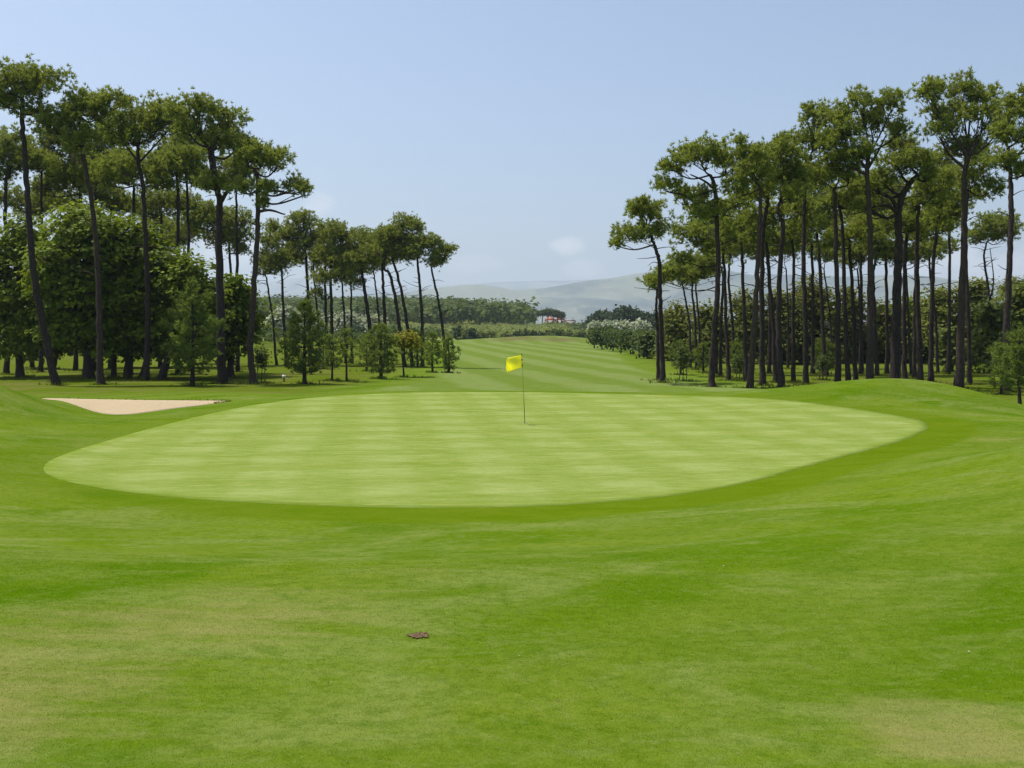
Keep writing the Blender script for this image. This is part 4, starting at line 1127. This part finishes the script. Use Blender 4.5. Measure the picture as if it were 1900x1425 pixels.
SOIL = simple_mat("dark_soil", (.17, .105, .038), .95, 30, .8, (.045, .028, .010))
SOILP = simple_mat("dry_soil_clods", (.21, .13, .06), .95, 40, .5, (.10, .06, .025))
rd = np.random.default_rng(9)
dd_ = 6.38; dx_ = X(778, dd_); dz_ = gz(dx_, dd_)
root = thing("divot", (dx_, dd_, dz_), "dark earth divot in the foreground turf", "divot"); org = np.array([dx_, dd_, dz_])
n = 26; a = np.linspace(0, 2*np.pi, n, endpoint=False)
rad = 1+rd.normal(0, .16, n)
ring = np.column_stack([dx_+  .062*rad*np.cos(a), dd_+.085*rad*np.sin(a)])
mid = np.column_stack([dx_+.04*rad*np.cos(a), dd_+.060*rad*np.sin(a)])
zr = height(ring[:, 0], ring[:, 1])+.007; zm = height(mid[:, 0], mid[:, 1])+.004+rd.normal(0, .004, n)
V = np.vstack([np.column_stack([ring, zr]), np.column_stack([mid, zm]), [[dx_, dd_, dz_+.006]]])
k = np.arange(n); k1 = np.roll(k, -1)
mesh_obj("scar", V-org, [np.column_stack([k, k1, n+k1, n+k]), np.column_stack([n+k, n+k1, np.full(n, 2*n)])], SOIL, root, True)
for _ in range(11):
    c = np.array([dx_+rd.normal(0, .034), dd_+rd.normal(0, .04), gz(dx_, dd_)+.004]); s_ = rd.uniform(.003, .007)
    v = norm(rd.standard_normal((8, 3)))*s_*rd.uniform(.7, 1.3, (8, 1))
    a8 = np.linspace(0, 6.283, 6, endpoint=False)
    top = np.array([[0, 0, s_]]); rg = np.column_stack([np.cos(a8), np.sin(a8), rd.normal(0, .2, 6)])*s_*rd.uniform(.7, 1.3, (6, 1))
    vv = np.vstack([top, rg, -top])+c
    t = [(0, 1+i, 1+(i+1) % 6) for i in range(6)]+[(7, 1+(i+1) % 6, 1+i) for i in range(6)]
    mesh_obj("clod", vv-org, np.array(t), SOILP if rd.random() < .6 else SOIL, root, False)

md = 74.0; mx0 = X(527, md); mz0 = gz(mx0, md)
root = thing("marker_post", (mx0, md, mz0), "small white topped marker post on the grass under the left trees", "marker post"); org = np.array([mx0, md, mz0])
mb = MB(); mb.tube([(mx0, md, mz0-.1), (mx0, md, mz0+.28)], [.06, .06], 10); mb.build("post", DARKP, root, True, org)
mb = MB(); mb.tube([(mx0, md, mz0+.28), (mx0, md, mz0+.31), (mx0, md, mz0+.45), (mx0, md, mz0+.48)], [.07, .14, .14, .09], 12); mb.build("white_band", simple_mat("white_paint", (.8, .8, .78), .4), root, True, org)
mb = MB(); mb.tube([(mx0, md, mz0+.48), (mx0, md, mz0+.53), (mx0, md, mz0+.56)], [.08, .07, .02], 10); mb.build("cap", BLACK, root, True, org)

# ------------------------------------------------------------------ short grass blades in the foreground
rg = np.random.default_rng(42)
N = 400000
dmin, dmax = 3.0, 11.0
dist = np.exp(rg.uniform(math.log(dmin), math.log(dmax), N))
keep = rg.random(N) < np.clip(1-(dist-4.5)/6.5, 0, 1)**.8
dist = dist[keep]; N = len(dist)
gx = dist*rg.uniform(-.62, .62, N); gy = dist
zz, gg, bb = height(gx, gy, True)
at = attrs_at(gx, gy, gg, bb)
sel = gg > .12
gx, gy, zz, dist = gx[sel], gy[sel], zz[sel], dist[sel]; at = {k: v[sel] for k, v in at.items()}; N = len(gx)
hgt = (.002+.00045*dist)*rg.uniform(.5, 1.35, N); wd = (.00045*dist+.0002)*rg.uniform(.7, 1.3, N)
az = rg.uniform(0, 6.283, N); ln_ = rg.uniform(.2, 1.5, N)
tip = np.column_stack([gx+np.cos(az)*hgt*ln_, gy+np.sin(az)*hgt*ln_, zz+hgt])
sa = rg.uniform(0, 6.283, N)
sx_, sy_ = np.cos(sa)*wd, np.sin(sa)*wd
V = np.stack([np.column_stack([gx-sx_, gy-sy_, zz-.003]), np.column_stack([gx+sx_, gy+sy_, zz-.003]), tip], 1).reshape(-1, 3)
go = mesh_obj("grass", V, np.arange(3*N).reshape(N, 3), BLADE, None, False, {k: np.repeat(v, 3) for k, v in at.items()})
tag(go, "short mown grass blades in the foreground", "grass", None, "stuff")

# small fallen bits on the foreground turf
rb = np.random.default_rng(71)
bd_ = rb.uniform(3.6, 13, 70); bx_ = bd_*rb.uniform(-.5, .5, 70); bz_ = height(bx_, bd_)+.008
bv, bt = leaves(np.column_stack([bx_, bd_, bz_]), np.tile([[0, 0, 1.0]], (70, 1)), rb.uniform(.007, .016, 70), np.clip(rb.normal(.5, .3, 70), 0, .9), rb, 1, jitter=.35, rad=.001)
fb = mesh_obj("fallen_leaf_bits", bv, quads_of(70), foliage_mat("dry_leaf_bits", (.14, .10, .05), (.40, .35, .22), (.4, .4, .3), .1), None, False, {"tint": bt})
tag(fb, "tiny pale leaf bits scattered over the foreground turf", "leaf litter", None, "stuff")
# longer rough grass and needle tufts round the foot of the trees
rt = np.random.default_rng(61)
feet = np.array([o.location[:2] for o in bpy.context.scene.objects if o.type == 'EMPTY' and o.get("category") in ("pine tree", "tree", "young pine", "sapling") and 45 < o.location[1] < 112])
fi = rt.integers(0, len(feet), 5200)
rr = np.abs(rt.normal(0, .55, len(fi)))+.12; aa = rt.uniform(0, 6.283, len(fi))
rp_ = feet[fi]+np.column_stack([np.cos(aa)*rr, np.sin(aa)*rr])
lip = BUNKER[(BUNKER[:, 1] > 43.5)]
rp_ = np.vstack([rp_, lip[rt.integers(0, len(lip), 420)]+rt.normal(0, .09, (420, 2))+np.array([0, .12])])
rz_ = height(rp_[:, 0], rp_[:, 1])
rl_ = np.where(np.arange(len(rp_)) < 5200, 1.0, .45)
v_, t__ = tufts(np.column_stack([rp_, rz_-.02]), np.tile([[0, 0, 1.0]], (len(rp_), 1)), rl_*rt.uniform(.10, .30, len(rp_)), np.clip(rt.normal(.5, .2, len(rp_)), 0, 1), rt, 6, .22, .5)
ro = mesh_obj("rough_grass", v_, tris_of(len(v_)//3), foliage_mat("rough_grass_blades", (.085, .125, .012), (.17, .20, .03), (.24, .19, .08), .3), None, False, {"tint": t__})
tag(ro, "tufts of longer grass round the foot of the trees", "grass", None, "stuff")

# ------------------------------------------------------------------ haze
m_, nt_, o_ = new_mat("haze_air"); t_ = NT(nt_)
pv = t_.n("ShaderNodeVolumePrincipled")
pv.inputs['Color'].default_value = (.74, .87, 1.0, 1)
pv.inputs['Density'].default_value = 1.05e-4
pv.inputs['Anisotropy'].default_value = .2
t_.l(pv.outputs[0], o_.inputs['Volume'])
mb = MB(); mb.box((-60000, -3000, -40), (60000, 19000, 960))
hz = mb.build("haze", m_, None, False)
tag(hz, "pale summer haze fading the far hills", "haze", None, "stuff")
